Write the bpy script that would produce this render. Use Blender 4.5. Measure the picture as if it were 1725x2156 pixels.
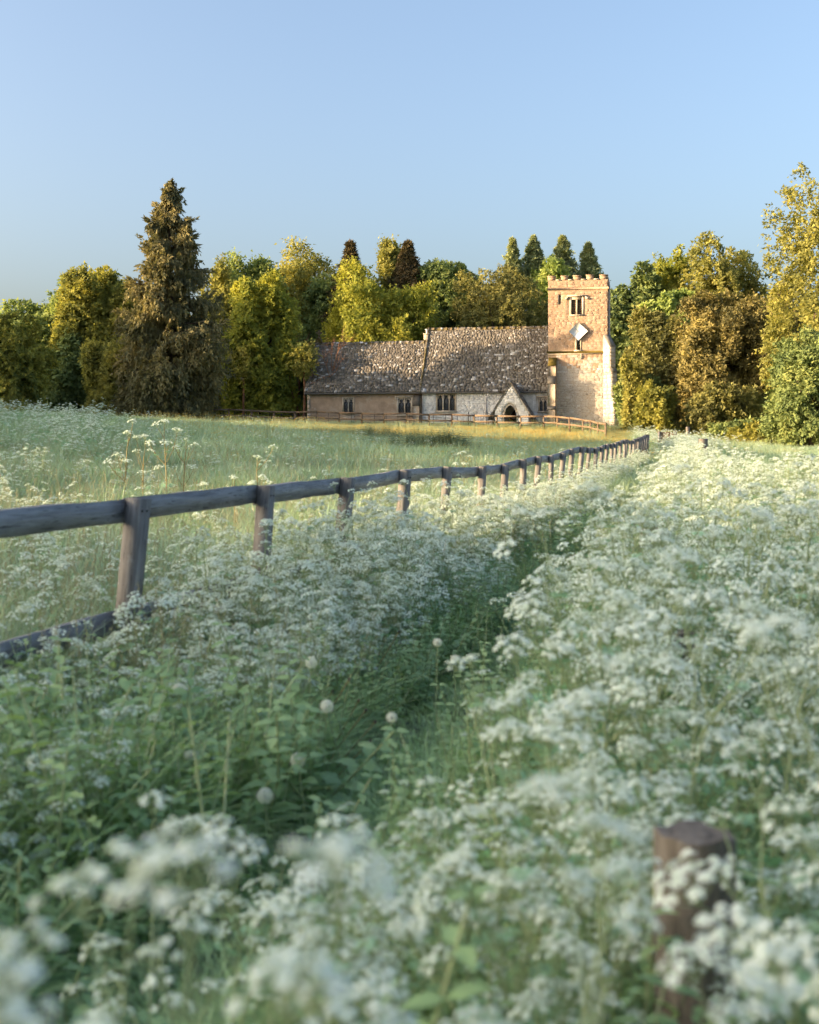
import bpy, math, random
import numpy as np
from mathutils import Matrix, Vector, Euler

scene = bpy.context.scene
for o in list(bpy.data.objects):
    bpy.data.objects.remove(o)
COL = scene.collection
R = math.radians

# ------------------------------------------------------------------ camera
CAM_H = 1.45
cam_data = bpy.data.cameras.new('camera')
cam = bpy.data.objects.new('camera', cam_data)
COL.objects.link(cam)
cam.location = (0, 0, CAM_H)
cam.rotation_euler = (R(90), 0, 0)
cam_data.sensor_fit = 'VERTICAL'
cam_data.sensor_height = 30.0
cam_data.lens = 35.0
cam_data.shift_y = -(512 - 441.6) / 1024.0
cam_data.clip_start = 0.05
cam_data.clip_end = 6000
cam_data.dof.use_dof = True
cam_data.dof.focus_distance = 28.0
cam_data.dof.aperture_fstop = 2.6
scene.camera = cam

# ------------------------------------------------------------------ light
SUN_BEARING = 257.0      # clockwise from +Y
SUN_ELEV = 10.0
world = bpy.data.worlds.new('World')
scene.world = world
world.use_nodes = True
wn = world.node_tree
sky = wn.nodes.new('ShaderNodeTexSky')
sky.sky_type = 'NISHITA'
sky.sun_disc = False
sky.sun_elevation = R(SUN_ELEV)
sky.sun_rotation = R(SUN_BEARING)
sky.air_density = 0.8
sky.dust_density = 6.4
sky.ozone_density = 1.35
wn.links.new(sky.outputs[0], wn.nodes['Background'].inputs[0])
wn.nodes['Background'].inputs[1].default_value = 0.15
sl = bpy.data.lights.new('sun', 'SUN')
sun = bpy.data.objects.new('sun', sl)
COL.objects.link(sun)
sl.energy = 3.6
sl.angle = R(0.5)
sl.color = (1.0, 0.72, 0.43)
_b, _e = R(SUN_BEARING), R(SUN_ELEV)
TO_SUN = Vector((math.sin(_b) * math.cos(_e), math.cos(_b) * math.cos(_e), math.sin(_e)))
sun.rotation_euler = TO_SUN.to_track_quat('Z', 'Y').to_euler()
scene.view_settings.view_transform = 'Standard'
scene.view_settings.look = 'None'
scene.view_settings.gamma = 1.0
scene.view_settings.use_curve_mapping = False
scene.view_settings.exposure = 1.82
scene.cycles.max_bounces = 4
scene.cycles.diffuse_bounces = 3
scene.cycles.glossy_bounces = 1
scene.cycles.transmission_bounces = 2
scene.cycles.transparent_max_bounces = 4
scene.cycles.use_denoising = True
scene.cycles.use_light_tree = False
world.cycles.sampling_method = "MANUAL"
world.cycles.sample_map_resolution = 512
scene.cycles.use_adaptive_sampling = True
scene.cycles.adaptive_threshold = 0.06

# ------------------------------------------------------------------ helpers
F = 2515.0      # focal length in units of the 1725 px wide view


def DX(x, Y):
    return (x - 862.0) * Y / F


def DZ(y, Y):
    return CAM_H - (y - 930.0) * Y / F


def D(x, y, Y):
    return Vector((DX(x, Y), Y, DZ(y, Y)))


def nrm(a):
    return a / np.maximum(np.linalg.norm(a, axis=-1, keepdims=True), 1e-9)


class MB:
    """collects numpy geometry and builds one mesh"""

    def __init__(self):
        self.v = []
        self.f = []
        self.n = 0

    def add(self, v, f, m=0):
        v = np.asarray(v, dtype=np.float32).reshape(-1, 3)
        f = np.asarray(f, dtype=np.int32)
        self.v.append(v)
        self.f.append((f + self.n, m))
        self.n += len(v)
        return self

    def box(self, c, s, m=0, rot=None):
        v = np.array([[x, y, z] for x in (-.5, .5) for y in (-.5, .5) for z in (-.5, .5)]) * np.array(s)
        if rot is not None:
            v = v @ np.array(rot.to_3x3()).T
        v = v + np.array(c)
        return self.add(v, BOXF, m)

    def prism(self, poly, v0, v1, m=0):
        """polygon in (u,w), extruded along v"""
        n = len(poly)
        a = [(p[0], v0, p[1]) for p in poly] + [(p[0], v1, p[1]) for p in poly]
        self.add(a, np.zeros((0, 4)), m)
        base = self.n - 2 * n
        fs = [[i, (i + 1) % n, n + (i + 1) % n, n + i] for i in range(n)]
        self.f.append((np.array(fs) + base, m))
        tri = [[0, i, i + 1] for i in range(1, n - 1)] + [[n, n + i + 1, n + i] for i in range(1, n - 1)]
        self.f.append((np.array(tri) + base, m))
        return self

    def tube(self, pts, rad, sides=6, m=0, cap=False):
        pts = np.asarray(pts, float)
        rad = np.broadcast_to(np.asarray(rad, float), (len(pts),))
        t = nrm(np.gradient(pts, axis=0))
        ref = np.array([0.31, 0.95, 0.05]) if abs(t[0][2]) > .7 else np.array([0, 0, 1.])
        s = nrm(np.cross(t, ref))
        b = np.cross(t, s)
        an = np.linspace(0, 2 * np.pi, sides, endpoint=False)
        ring = pts[:, None] + rad[:, None, None] * (np.cos(an)[None, :, None] * s[:, None] + np.sin(an)[None, :, None] * b[:, None])
        k = len(pts)
        i = np.arange(k - 1)[:, None] * sides
        j = np.arange(sides)[None]
        j2 = (j + 1) % sides
        q = np.stack([i + j, i + j2, i + sides + j2, i + sides + j], -1).reshape(-1, 4)
        self.add(ring.reshape(-1, 3), q, m)
        return self

    def mesh(self, name, mats, smooth=False):
        me = bpy.data.meshes.new(name)
        v = np.concatenate(self.v) if self.v else np.zeros((0, 3))
        loops, starts, tot, mi = [], [], [], []
        p = 0
        for f, m in self.f:
            if len(f) == 0:
                continue
            k = f.shape[1]
            loops.append(f.reshape(-1))
            starts.append(p + np.arange(len(f)) * k)
            tot.append(np.full(len(f), k))
            mi.append(np.full(len(f), m))
            p += len(f) * k
        me.vertices.add(len(v))
        me.vertices.foreach_set('co', v.astype(np.float32).ravel())
        if loops:
            lo = np.concatenate(loops).astype(np.int32)
            me.loops.add(len(lo))
            me.loops.foreach_set('vertex_index', lo)
            st = np.concatenate(starts).astype(np.int32)
            me.polygons.add(len(st))
            me.polygons.foreach_set('loop_start', st)
            me.polygons.foreach_set('loop_total', np.concatenate(tot).astype(np.int32))
            me.polygons.foreach_set('material_index', np.concatenate(mi).astype(np.int32))
            if smooth:
                me.polygons.foreach_set('use_smooth', np.ones(len(st), bool))
        for m in (mats if isinstance(mats, (list, tuple)) else [mats]):
            me.materials.append(m)
        me.update(calc_edges=True)
        return me

    def build(self, name, mats, parent=None, smooth=False, loc=None):
        return link(name, self.mesh(name, mats, smooth), parent, loc)


BOXF = np.array([[0, 1, 3, 2], [4, 6, 7, 5], [0, 4, 5, 1], [2, 3, 7, 6], [0, 2, 6, 4], [1, 5, 7, 3]])


def link(name, data, parent=None, loc=None):
    o = bpy.data.objects.new(name, data)
    COL.objects.link(o)
    if parent is not None:
        o.parent = parent
    if loc is not None:
        o.location = loc
    return o


def empty(name, loc=(0, 0, 0), rz=0.0):
    o = bpy.data.objects.new(name, None)
    COL.objects.link(o)
    o.location = loc
    o.rotation_euler = (0, 0, rz)
    o.empty_display_size = .2
    return o


def tag(o, label=None, cat=None, group=None, kind=None):
    if label:
        o['label'] = label
    if cat:
        o['category'] = cat
    if group:
        o['group'] = group
    if kind:
        o['kind'] = kind
    return o


# ------------------------------------------------------------------ materials
def newmat(name):
    m = bpy.data.materials.new(name)
    m.use_nodes = True
    nt = m.node_tree
    for n in list(nt.nodes):
        if n.type != 'OUTPUT_MATERIAL':
            nt.nodes.remove(n)
    return m, nt, nt.nodes['Material Output']


def N(nt, kind, **kw):
    n = nt.nodes.new(kind)
    for k, v in kw.items():
        setattr(n, k, v)
    return n


def ramp(nt, fac, stops):
    r = N(nt, 'ShaderNodeValToRGB')
    e = r.color_ramp.elements
    while len(e) > 1:
        e.remove(e[-1])
    e[0].position = stops[0][0]
    e[0].color = (*stops[0][1], 1)
    for p, c in stops[1:]:
        x = e.new(p)
        x.color = (*c, 1)
    nt.links.new(fac, r.inputs[0])
    return r.outputs[0]


def noise(nt, scale, detail=4, rough=.6, vec=None, dist=0.0):
    n = N(nt, 'ShaderNodeTexNoise')
    n.inputs['Scale'].default_value = scale
    n.inputs['Detail'].default_value = detail
    n.inputs['Roughness'].default_value = rough
    n.inputs['Distortion'].default_value = dist
    if vec is not None:
        nt.links.new(vec, n.inputs['Vector'])
    return n.outputs[0]


def coords(nt, kind='Object', scale=None):
    c = N(nt, 'ShaderNodeTexCoord').outputs[kind]
    if scale:
        mp = N(nt, 'ShaderNodeMapping')
        mp.inputs['Scale'].default_value = scale
        nt.links.new(c, mp.inputs[0])
        c = mp.outputs[0]
    return c


def position(nt, scale=None):
    c = N(nt, 'ShaderNodeNewGeometry').outputs['Position']
    if scale:
        mp = N(nt, 'ShaderNodeMapping')
        mp.inputs['Scale'].default_value = scale
        nt.links.new(c, mp.inputs[0])
        c = mp.outputs[0]
    return c


def math_(nt, op, a, b=None, clamp=False):
    n = N(nt, 'ShaderNodeMath', operation=op, use_clamp=clamp)
    for i, x in enumerate((a, b)):
        if x is None:
            continue
        if isinstance(x, (int, float)):
            n.inputs[i].default_value = x
        else:
            nt.links.new(x, n.inputs[i])
    return n.outputs[0]


def mix(nt, fac, a, b, mode='MIX'):
    n = N(nt, 'ShaderNodeMix', data_type='RGBA', blend_type=mode)
    for i, x in ((0, fac), (6, a), (7, b)):
        if isinstance(x, (int, float)):
            n.inputs[i].default_value = x
        elif isinstance(x, tuple):
            n.inputs[i].default_value = (*x, 1)
        else:
            nt.links.new(x, n.inputs[i])
    return n.outputs[2]


def rnd(nt):
    a = N(nt, 'ShaderNodeNewGeometry').outputs['Random Per Island']
    b = N(nt, 'ShaderNodeObjectInfo').outputs['Random']
    return math_(nt, 'FRACT', math_(nt, 'ADD', a, b))


def principled(nt, out, col, rough=.8, spec=.3, bump=None, bstr=.4, bdist=.02):
    p = N(nt, 'ShaderNodeBsdfPrincipled')
    if isinstance(col, tuple):
        p.inputs['Base Color'].default_value = (*col, 1)
    else:
        nt.links.new(col, p.inputs['Base Color'])
    p.inputs['Roughness'].default_value = rough
    p.inputs['Specular IOR Level'].default_value = spec
    if bump is not None:
        b = N(nt, 'ShaderNodeBump')
        b.inputs['Strength'].default_value = bstr
        b.inputs['Distance'].default_value = bdist
        nt.links.new(bump, b.inputs['Height'])
        nt.links.new(b.outputs[0], p.inputs['Normal'])
    nt.links.new(p.outputs[0], out.inputs[0])
    return p


def simple(name, col, rough=.7, spec=.3, var=.25, nscale=8.0, bump=.3, bdist=.01):
    m, nt, out = newmat(name)
    n = noise(nt, nscale, 6, .65, position(nt))
    lo = tuple(c * (1 - var) for c in col)
    hi = tuple(min(1, c * (1 + var)) for c in col)
    c = ramp(nt, n, [(.3, lo), (.7, hi)])
    principled(nt, out, c, rough, spec, n, bump, bdist)
    return m


def leafmat(name, stops, trans=.42, nscale=.35, gloss=0.0, tcol=1.25):
    """foliage: colour varies leaf by leaf and clump by clump"""
    m, nt, out = newmat(name)
    n = noise(nt, nscale, 3, .5, position(nt))
    a = N(nt, 'ShaderNodeNewGeometry').outputs['Random Per Island']
    f = math_(nt, 'ADD', math_(nt, 'MULTIPLY', a, .5), math_(nt, 'SUBTRACT', math_(nt, 'MULTIPLY', n, 1.6), .55), True)
    c = ramp(nt, f, stops)
    d = N(nt, 'ShaderNodeBsdfDiffuse')
    nt.links.new(c, d.inputs[0])
    t = N(nt, 'ShaderNodeBsdfTranslucent')
    nt.links.new(mix(nt, 1.0, c, (tcol, tcol, tcol * .6), 'MULTIPLY'), t.inputs[0])
    mx = N(nt, 'ShaderNodeMixShader')
    mx.inputs[0].default_value = trans
    nt.links.new(d.outputs[0], mx.inputs[1])
    nt.links.new(t.outputs[0], mx.inputs[2])
    last = mx.outputs[0]
    if gloss > 0:
        g = N(nt, 'ShaderNodeBsdfGlossy')
        g.inputs['Roughness'].default_value = .45
        m2 = N(nt, 'ShaderNodeMixShader')
        m2.inputs[0].default_value = gloss
        nt.links.new(last, m2.inputs[1])
        nt.links.new(g.outputs[0], m2.inputs[2])
        last = m2.outputs[0]
    nt.links.new(last, out.inputs[0])
    return m


def stonemat(name, stops, mottles, nscale=3.0, fine=26.0, bump=.6, rough=.9, bdist=.03):
    """stops: per-stone colours; mottles: (noise scale, threshold, colour, amount) patches of lichen and weathering"""
    m, nt, out = newmat(name)
    pos = position(nt)
    c = ramp(nt, rnd(nt), stops)
    nz = noise(nt, nscale, 6, .7, pos)
    c = mix(nt, 1.0, c, ramp(nt, nz, [(.25, (.62, .62, .62)), (.75, (1.3, 1.3, 1.3))]), 'MULTIPLY')
    for sc, th, col, am in mottles:
        k = noise(nt, sc, 5, .7, pos)
        k = math_(nt, 'MULTIPLY', math_(nt, 'SUBTRACT', k, th), 14.0, True)
        k = math_(nt, 'MULTIPLY', k, am)
        c = mix(nt, k, c, col)
    b = noise(nt, fine, 6, .7, pos)
    principled(nt, out, c, rough, .2, b, bump, bdist)
    return m


M = {}
M['tower'] = stonemat('tower_stone',
                      [(0, (.40, .262, .17)), (.5, (.44, .29, .19)), (1, (.49, .345, .235))],
                      [(1.3, .55, (.54, .42, .31), .4), (.5, .56, (.42, .25, .125), .4), (11.0, .57, (.25, .165, .10), .7), (17.0, .57, (.70, .63, .55), .85), (5, .63, (.66, .60, .52), .5)], nscale=9)
M['tower_mortar'] = stonemat('tower_mortar', [(0, (.40, .285, .185)), (1, (.44, .315, .205))], [(9, .57, (.22, .15, .095), .6), (14, .58, (.66, .60, .53), .7)])
M['tower_low'] = stonemat('tower_stone_weathered',
                          [(0, (.50, .42, .34)), (.4, (.58, .505, .425)), (.8, (.54, .465, .39)), (1, (.68, .63, .565))],
                          [(1.1, .54, (.52, .40, .29), .5), (6.0, .55, (.17, .14, .12), .75), (13.0, .56, (.72, .70, .67), .9), (3.2, .60, (.70, .68, .65), .7)], nscale=6)
M['wall'] = stonemat('nave_stone',
                     [(0, (.78, .75, .69)), (.4, (.84, .82, .77)), (.7, (.75, .71, .65)), (1, (.86, .84, .80))],
                     [(2.2, .62, (.62, .48, .35), .55), (7, .64, (.42, .36, .30), .6), (.7, .60, (.84, .82, .78), .6)])
M['wall_mortar'] = stonemat('nave_mortar', [(0, (.64, .60, .54)), (1, (.70, .66, .60))], [(4, .6, (.30, .24, .19), .5)])
M['render'] = stonemat('chancel_render', [(0, (.44, .32, .225)), (1, (.44, .32, .225))],
                       [(.9, .56, (.50, .40, .30), .7), (1.7, .62, (.55, .50, .42), .7), (9, .64, (.30, .22, .16), .5)], nscale=1.2, bump=.35)
M['ashlar'] = stonemat('window_stone', [(0, (.50, .41, .30)), (.5, (.57, .48, .37)), (1, (.62, .55, .45))],
                       [(5, .58, (.38, .25, .14), .6), (9, .6, (.68, .65, .6), .6)])
M['slate'] = stonemat('stone_slate',
                      [(0, (.122, .108, .088)), (.35, (.155, .138, .114)), (.62, (.195, .174, .145)), (.88, (.245, .222, .188)), (.94, (.40, .385, .355)), (1, (.55, .54, .52))],
                      [(14.0, .625, (.58, .575, .56), .8), (7.5, .61, (.075, .065, .056), .5), (.8, .60, (.22, .17, .12), .45)], nscale=7, bdist=.02)
M['ridge'] = stonemat('mossy_ridge', [(0, (.16, .12, .07)), (.5, (.21, .17, .12)), (1, (.33, .30, .26))],
                      [(1.8, .46, (.10, .075, .012), .85), (5, .62, (.42, .40, .38), .7)])
M['moss'] = stonemat('moss', [(0, (.11, .085, .012)), (1, (.15, .105, .02))], [(4, .58, (.05, .04, .02), .8), (9, .6, (.33, .27, .2), .6)])
M['buttress'] = stonemat('buttress_stone',
                         [(0, (.38, .28, .19)), (.5, (.48, .39, .29)), (1, (.60, .53, .44))],
                         [(3, .55, (.16, .12, .09), .65), (7, .56, (.66, .63, .58), .8), (1.2, .58, (.42, .25, .12), .5)])
M['glass'] = None
_m, _nt, _o = newmat('leaded_glass')
principled(_nt, _o, (.012, .014, .018), .16, .5, noise(_nt, 9, 2, .5, position(_nt)), .15, .02)
M['glass'] = _m
M['lead'] = simple('lead', (.16, .17, .18), .6, .4, .2)
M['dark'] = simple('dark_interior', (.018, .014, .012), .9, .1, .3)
M['door'] = simple('oak_door', (.035, .022, .014), .7, .2, .35, 14)
M['louvre'] = simple('louvre_board', (.16, .125, .10), .85, .2, .3, 20)
M['board'] = simple('dial_board', (.88, .88, .87), .45, .4, .03, 2, .02)
M['board_edge'] = simple('dial_edge', (.22, .30, .38), .6, .3, .2)
M['mark'] = simple('dial_mark', (.10, .07, .08), .7, .2, .1)
M['markpale'] = simple('dial_lettering', (.55, .54, .52), .7, .2, .1)
M['pipe'] = simple('painted_pipe', (.62, .58, .55), .5, .4, .12)
M['gutter'] = simple('gutter', (.13, .12, .105), .6, .3, .3)
M['iron'] = simple('iron', (.02, .018, .016), .6, .4, .4)
M['soil'] = None
M['bark'] = simple('bark', (.085, .06, .042), .9, .15, .4, 6, .6, .03)
M['redbark'] = simple('red_bark', (.24, .12, .065), .9, .15, .4, 6, .6, .03)


def woodmat(name, stops, rough=.75, spec=.35, sc=(30, 30, 2.2)):
    m, nt, out = newmat(name)
    v = coords(nt, 'Object', sc)
    r = N(nt, 'ShaderNodeObjectInfo').outputs['Random']
    cmb = N(nt, 'ShaderNodeCombineXYZ')
    nt.links.new(math_(nt, 'MULTIPLY', r, 40.), cmb.inputs[0])
    nt.links.new(math_(nt, 'MULTIPLY', r, 17.), cmb.inputs[2])
    ad = N(nt, 'ShaderNodeVectorMath', operation='ADD')
    nt.links.new(v, ad.inputs[0])
    nt.links.new(cmb.outputs[0], ad.inputs[1])
    g = noise(nt, 1.0, 6, .65, ad.outputs[0], .4)
    s = noise(nt, 2.4, 4, .6, position(nt))
    f = math_(nt, 'ADD', math_(nt, 'MULTIPLY', g, .75), math_(nt, 'MULTIPLY', s, .35))
    c = ramp(nt, f, stops)
    k = noise(nt, 2.6, 3, .5, ad.outputs[0], 1.2)
    k = math_(nt, 'MULTIPLY', math_(nt, 'SUBTRACT', k, .60), 16.0, True)
    c = mix(nt, math_(nt, 'MULTIPLY', k, .7), c, tuple(q * .30 for q in stops[0][1]))
    l = noise(nt, 5.0, 5, .7, position(nt))
    l = math_(nt, 'MULTIPLY', math_(nt, 'SUBTRACT', l, .58), 12.0, True)
    c = mix(nt, math_(nt, 'MULTIPLY', l, .45), c, (.34, .36, .33))
    principled(nt, out, c, rough, spec, g, .8, .012)
    return m


M['post'] = woodmat('weathered_post', [(.33, (.088, .080, .071)), (.5, (.165, .152, .136)), (.68, (.26, .243, .222)), (.8, (.37, .352, .328))])
M['rail'] = woodmat('weathered_rail', [(.33, (.08, .076, .076)), (.5, (.165, .162, .168)), (.66, (.26, .26, .265)), (.8, (.37, .37, .38))], .6, .5, (2.2, 30, 30))
M['farwood'] = woodmat('new_timber', [(.33, (.12, .078, .045)), (.55, (.20, .135, .082)), (.75, (.29, .21, .14))], .75, .3, (6, 6, 6))
M['oldpost'] = woodmat('old_stump', [(.33, (.075, .063, .052)), (.5, (.15, .128, .106)), (.68, (.23, .205, .175)), (.8, (.32, .295, .265))])

# foliage
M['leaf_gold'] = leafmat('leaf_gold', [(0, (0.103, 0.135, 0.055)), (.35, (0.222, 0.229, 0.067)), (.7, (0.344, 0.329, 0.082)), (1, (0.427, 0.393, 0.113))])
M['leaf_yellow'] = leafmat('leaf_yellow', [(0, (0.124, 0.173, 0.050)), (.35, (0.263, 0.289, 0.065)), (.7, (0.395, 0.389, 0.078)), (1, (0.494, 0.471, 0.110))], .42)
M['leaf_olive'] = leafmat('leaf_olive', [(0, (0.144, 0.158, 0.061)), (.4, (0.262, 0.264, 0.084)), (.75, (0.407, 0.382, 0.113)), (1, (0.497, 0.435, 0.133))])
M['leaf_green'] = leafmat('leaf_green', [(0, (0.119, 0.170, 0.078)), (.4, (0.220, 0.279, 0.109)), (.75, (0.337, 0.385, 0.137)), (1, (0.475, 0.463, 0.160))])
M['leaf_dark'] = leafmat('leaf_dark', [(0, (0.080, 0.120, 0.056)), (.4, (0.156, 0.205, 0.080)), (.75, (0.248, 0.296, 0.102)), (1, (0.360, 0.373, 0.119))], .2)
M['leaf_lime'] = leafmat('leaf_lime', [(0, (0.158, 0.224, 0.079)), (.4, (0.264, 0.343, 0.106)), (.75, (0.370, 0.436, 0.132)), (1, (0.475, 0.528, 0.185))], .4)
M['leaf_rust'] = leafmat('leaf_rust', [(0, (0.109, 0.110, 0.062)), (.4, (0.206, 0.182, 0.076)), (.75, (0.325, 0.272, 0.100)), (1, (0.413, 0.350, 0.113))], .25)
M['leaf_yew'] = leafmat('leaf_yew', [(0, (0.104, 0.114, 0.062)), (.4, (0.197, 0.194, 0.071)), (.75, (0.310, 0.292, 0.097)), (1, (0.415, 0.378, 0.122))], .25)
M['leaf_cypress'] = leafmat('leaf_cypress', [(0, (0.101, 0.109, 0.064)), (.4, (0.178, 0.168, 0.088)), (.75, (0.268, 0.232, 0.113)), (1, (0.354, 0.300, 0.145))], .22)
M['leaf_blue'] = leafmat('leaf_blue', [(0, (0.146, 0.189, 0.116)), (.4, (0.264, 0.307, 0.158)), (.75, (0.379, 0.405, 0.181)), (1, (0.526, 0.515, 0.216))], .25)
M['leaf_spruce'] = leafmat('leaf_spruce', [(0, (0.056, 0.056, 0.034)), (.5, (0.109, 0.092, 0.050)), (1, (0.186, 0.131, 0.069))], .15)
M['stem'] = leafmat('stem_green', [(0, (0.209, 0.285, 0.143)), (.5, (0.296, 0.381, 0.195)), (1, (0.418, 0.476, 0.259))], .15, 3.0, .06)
M['stem_dry'] = leafmat('stem_dry', [(0, (0.240, 0.202, 0.096)), (1, (0.390, 0.326, 0.160))], .15, 3.0)
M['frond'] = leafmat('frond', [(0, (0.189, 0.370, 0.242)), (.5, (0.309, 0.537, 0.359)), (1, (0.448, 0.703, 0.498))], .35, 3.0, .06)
M['nettle'] = leafmat('nettle', [(0, (0.041, 0.086, 0.044)), (.5, (0.072, 0.133, 0.062)), (1, (0.115, 0.187, 0.086))], .25, 3.0, .08)
M['broad'] = leafmat('broad_leaf', [(0, (0.190, 0.332, 0.146)), (.5, (0.323, 0.474, 0.217)), (1, (0.496, 0.630, 0.293))], .35, 3.0, .07)
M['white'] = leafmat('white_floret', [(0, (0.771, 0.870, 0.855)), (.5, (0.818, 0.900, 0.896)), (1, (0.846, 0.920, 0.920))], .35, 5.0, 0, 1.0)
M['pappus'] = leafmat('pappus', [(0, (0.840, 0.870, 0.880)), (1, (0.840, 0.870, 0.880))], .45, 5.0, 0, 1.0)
M['seed'] = simple('seed', (.10, .075, .06), .8, .2)
M['butter'] = leafmat('buttercup_petal', [(0, (.62, .36, .02)), (1, (.80, .50, .03))], .3, 5.0, 0, 1.0)


def grassmat(name, stops, gloss=.10, nscale=.25):
    return leafmat(name, stops, .30, nscale, gloss)


M['grass_meadow'] = grassmat('grass_meadow', [(0, (0.186, 0.288, 0.173)), (.35, (0.307, 0.437, 0.275)), (.7, (0.438, 0.566, 0.356)), (1, (0.616, 0.698, 0.447))], .10)
M['grass_path'] = grassmat('grass_path', [(0, (0.227, 0.380, 0.182)), (.4, (0.378, 0.561, 0.265)), (.75, (0.569, 0.744, 0.347)), (1, (0.831, 0.920, 0.446))], .10)
M['grass_gold'] = grassmat('grass_gold', [(0, (0.283, 0.315, 0.124)), (.4, (0.457, 0.399, 0.135)), (.75, (0.609, 0.473, 0.158)), (1, (0.739, 0.546, 0.203))], .05)  # golden sunlight is put into this grass colour
M['stalk'] = grassmat('seeding_stalk', [(0, (.22, .21, .12)), (.5, (.32, .31, .19)), (1, (.42, .39, .26))], .04)
_m, _nt, _o = newmat('meadow_ground')
_n = noise(_nt, .35, 8, .7, position(_nt))
_c = ramp(_nt, _n, [(.3, (.075, .10, .055)), (.5, (.12, .15, .085)), (.7, (.17, .19, .11))])
principled(_nt, _o, _c, .95, .1, noise(_nt, 6, 8, .8, position(_nt)), 1.0, .12)
M['ground'] = _m
_m, _nt, _o = newmat('trodden_soil')
_n = noise(_nt, 5, 9, .7, position(_nt))
_c = ramp(_nt, _n, [(.3, (.035, .030, .028)), (.5, (.075, .065, .062)), (.62, (.12, .11, .108)), (.72, (.05, .07, .03))])
principled(_nt, _o, _c, .9, .2, noise(_nt, 22, 8, .75, position(_nt)), 1.0, .03)
M['soil'] = _m


# ------------------------------------------------------------------ ground
def sstep(a, b, x):
    t = np.clip((x - a) / (b - a), 0, 1)
    return t * t * (3 - 2 * t)


def fence_x(y):
    y = np.asarray(y, float)
    return np.where(y < 14, -1.39 + .284 * (y - 6.1), .854 + .25 * (y - 14))


def path_x(y):
    y = np.asarray(y, float)
    return fence_x(y) + np.interp(y, [0, 5, 12, 25, 60], [1.62, 1.6, 1.3, 1.0, .9])


_YC = [-4000, -60, -20, 0, 14, 22, 30, 45, 55, 65, 75, 85, 95, 110, 140, 6000]
_ZC = [-.3, -.3, 0, 0, .02, .10, .20, .42, .62, .92, 1.40, 2.0, 2.62, 2.95, 3.1, 3.1]
_ZL = [.3, .2, .05, 0, .45, .92, 1.35, 2.05, 2.45, 2.78, 2.98, 3.08, 3.1, 3.1, 3.1, 3.1]


def H(x, y):
    x = np.asarray(x, float)
    y = np.asarray(y, float)
    c = np.interp(y, _YC, _ZC)
    l = np.interp(y, _YC, _ZL)
    s = sstep(1.0, 12.0 + .42 * np.clip(y, 0, 100), fence_x(np.clip(y, -10, 60)) - x)
    z = c + (l - c) * s
    z = z - .55 * sstep(10, 26, x) * sstep(45, 80, y)
    z = z + .05 * np.sin(x * .9 + 1.3) * np.sin(y * .7) * sstep(4, 20, y) * (1 - sstep(120, 200, y))
    return z


def grid_axis(fine0, fine1, step, far0, far1):
    a = list(np.arange(fine0, fine1 + 1e-6, step))
    d = step
    x = a[-1]
    while x < far1:
        d *= 1.35
        x += d
        a.append(x)
    d = step
    x = a[0]
    while x > far0:
        d *= 1.35
        x -= d
        a.insert(0, x)
    return np.array(a)


gx = grid_axis(-70, 60, 1.0, -3000, 3000)
gy = grid_axis(-30, 130, 1.0, -2500, 4500)
GX, GY = np.meshgrid(gx, gy, indexing='ij')
GV = np.stack([GX, GY, H(GX, GY)], -1).reshape(-1, 3)
ni, nj = GX.shape
ii, jj = np.meshgrid(np.arange(ni - 1), np.arange(nj - 1), indexing='ij')
GF = np.stack([ii * nj + jj, (ii + 1) * nj + jj, (ii + 1) * nj + jj + 1, ii * nj + jj + 1], -1).reshape(-1, 4)
tag(MB().add(GV, GF).build('ground', M['ground'], smooth=True), kind='structure')

# footpath: a narrow trodden strip lying on the ground
py = np.arange(-3, 62, .5)
pw = np.array([-.34, -.16, 0, .16, .34])
rng0 = np.random.default_rng(5)
PX = path_x(py)[:, None] + pw[None] * (1 + .25 * np.sin(py * 1.7)[:, None])
PY = np.repeat(py[:, None], 5, 1)
PZ = H(PX, PY) + np.array([.006, .004, .004, .004, .006])[None] + .012
k = len(py)
ii, jj = np.meshgrid(np.arange(k - 1), np.arange(4), indexing='ij')
PF = np.stack([ii * 5 + jj, ii * 5 + jj + 1, (ii + 1) * 5 + jj + 1, (ii + 1) * 5 + jj], -1).reshape(-1, 4)
tag(MB().add(np.stack([PX, PY, PZ], -1), PF).build('path', M['soil'], smooth=True), kind='structure')


# ------------------------------------------------------------------ church
CH_ANG = R(11.6)
cs, sn = math.cos(CH_ANG), math.sin(CH_ANG)
CY0 = 97.0
CX0 = DX(1157, CY0)
CZ0 = 2.86
church = empty('church', (CX0, CY0, CZ0), -CH_ANG)
tag(church, 'small stone church with battlemented tower, porch and lichen-spotted stone slate roof', 'church')


def U(x, v=0.0):
    """view x -> distance along the front for a point at depth v"""
    k = (x - 862.0) / F
    return (k * (CY0 + v * cs) - CX0 - v * sn) / (cs + k * sn)


def W(y, u, v=0.0):
    Y = CY0 - u * sn + v * cs
    return DZ(y, Y) - CZ0


crng = np.random.default_rng(11)

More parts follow.
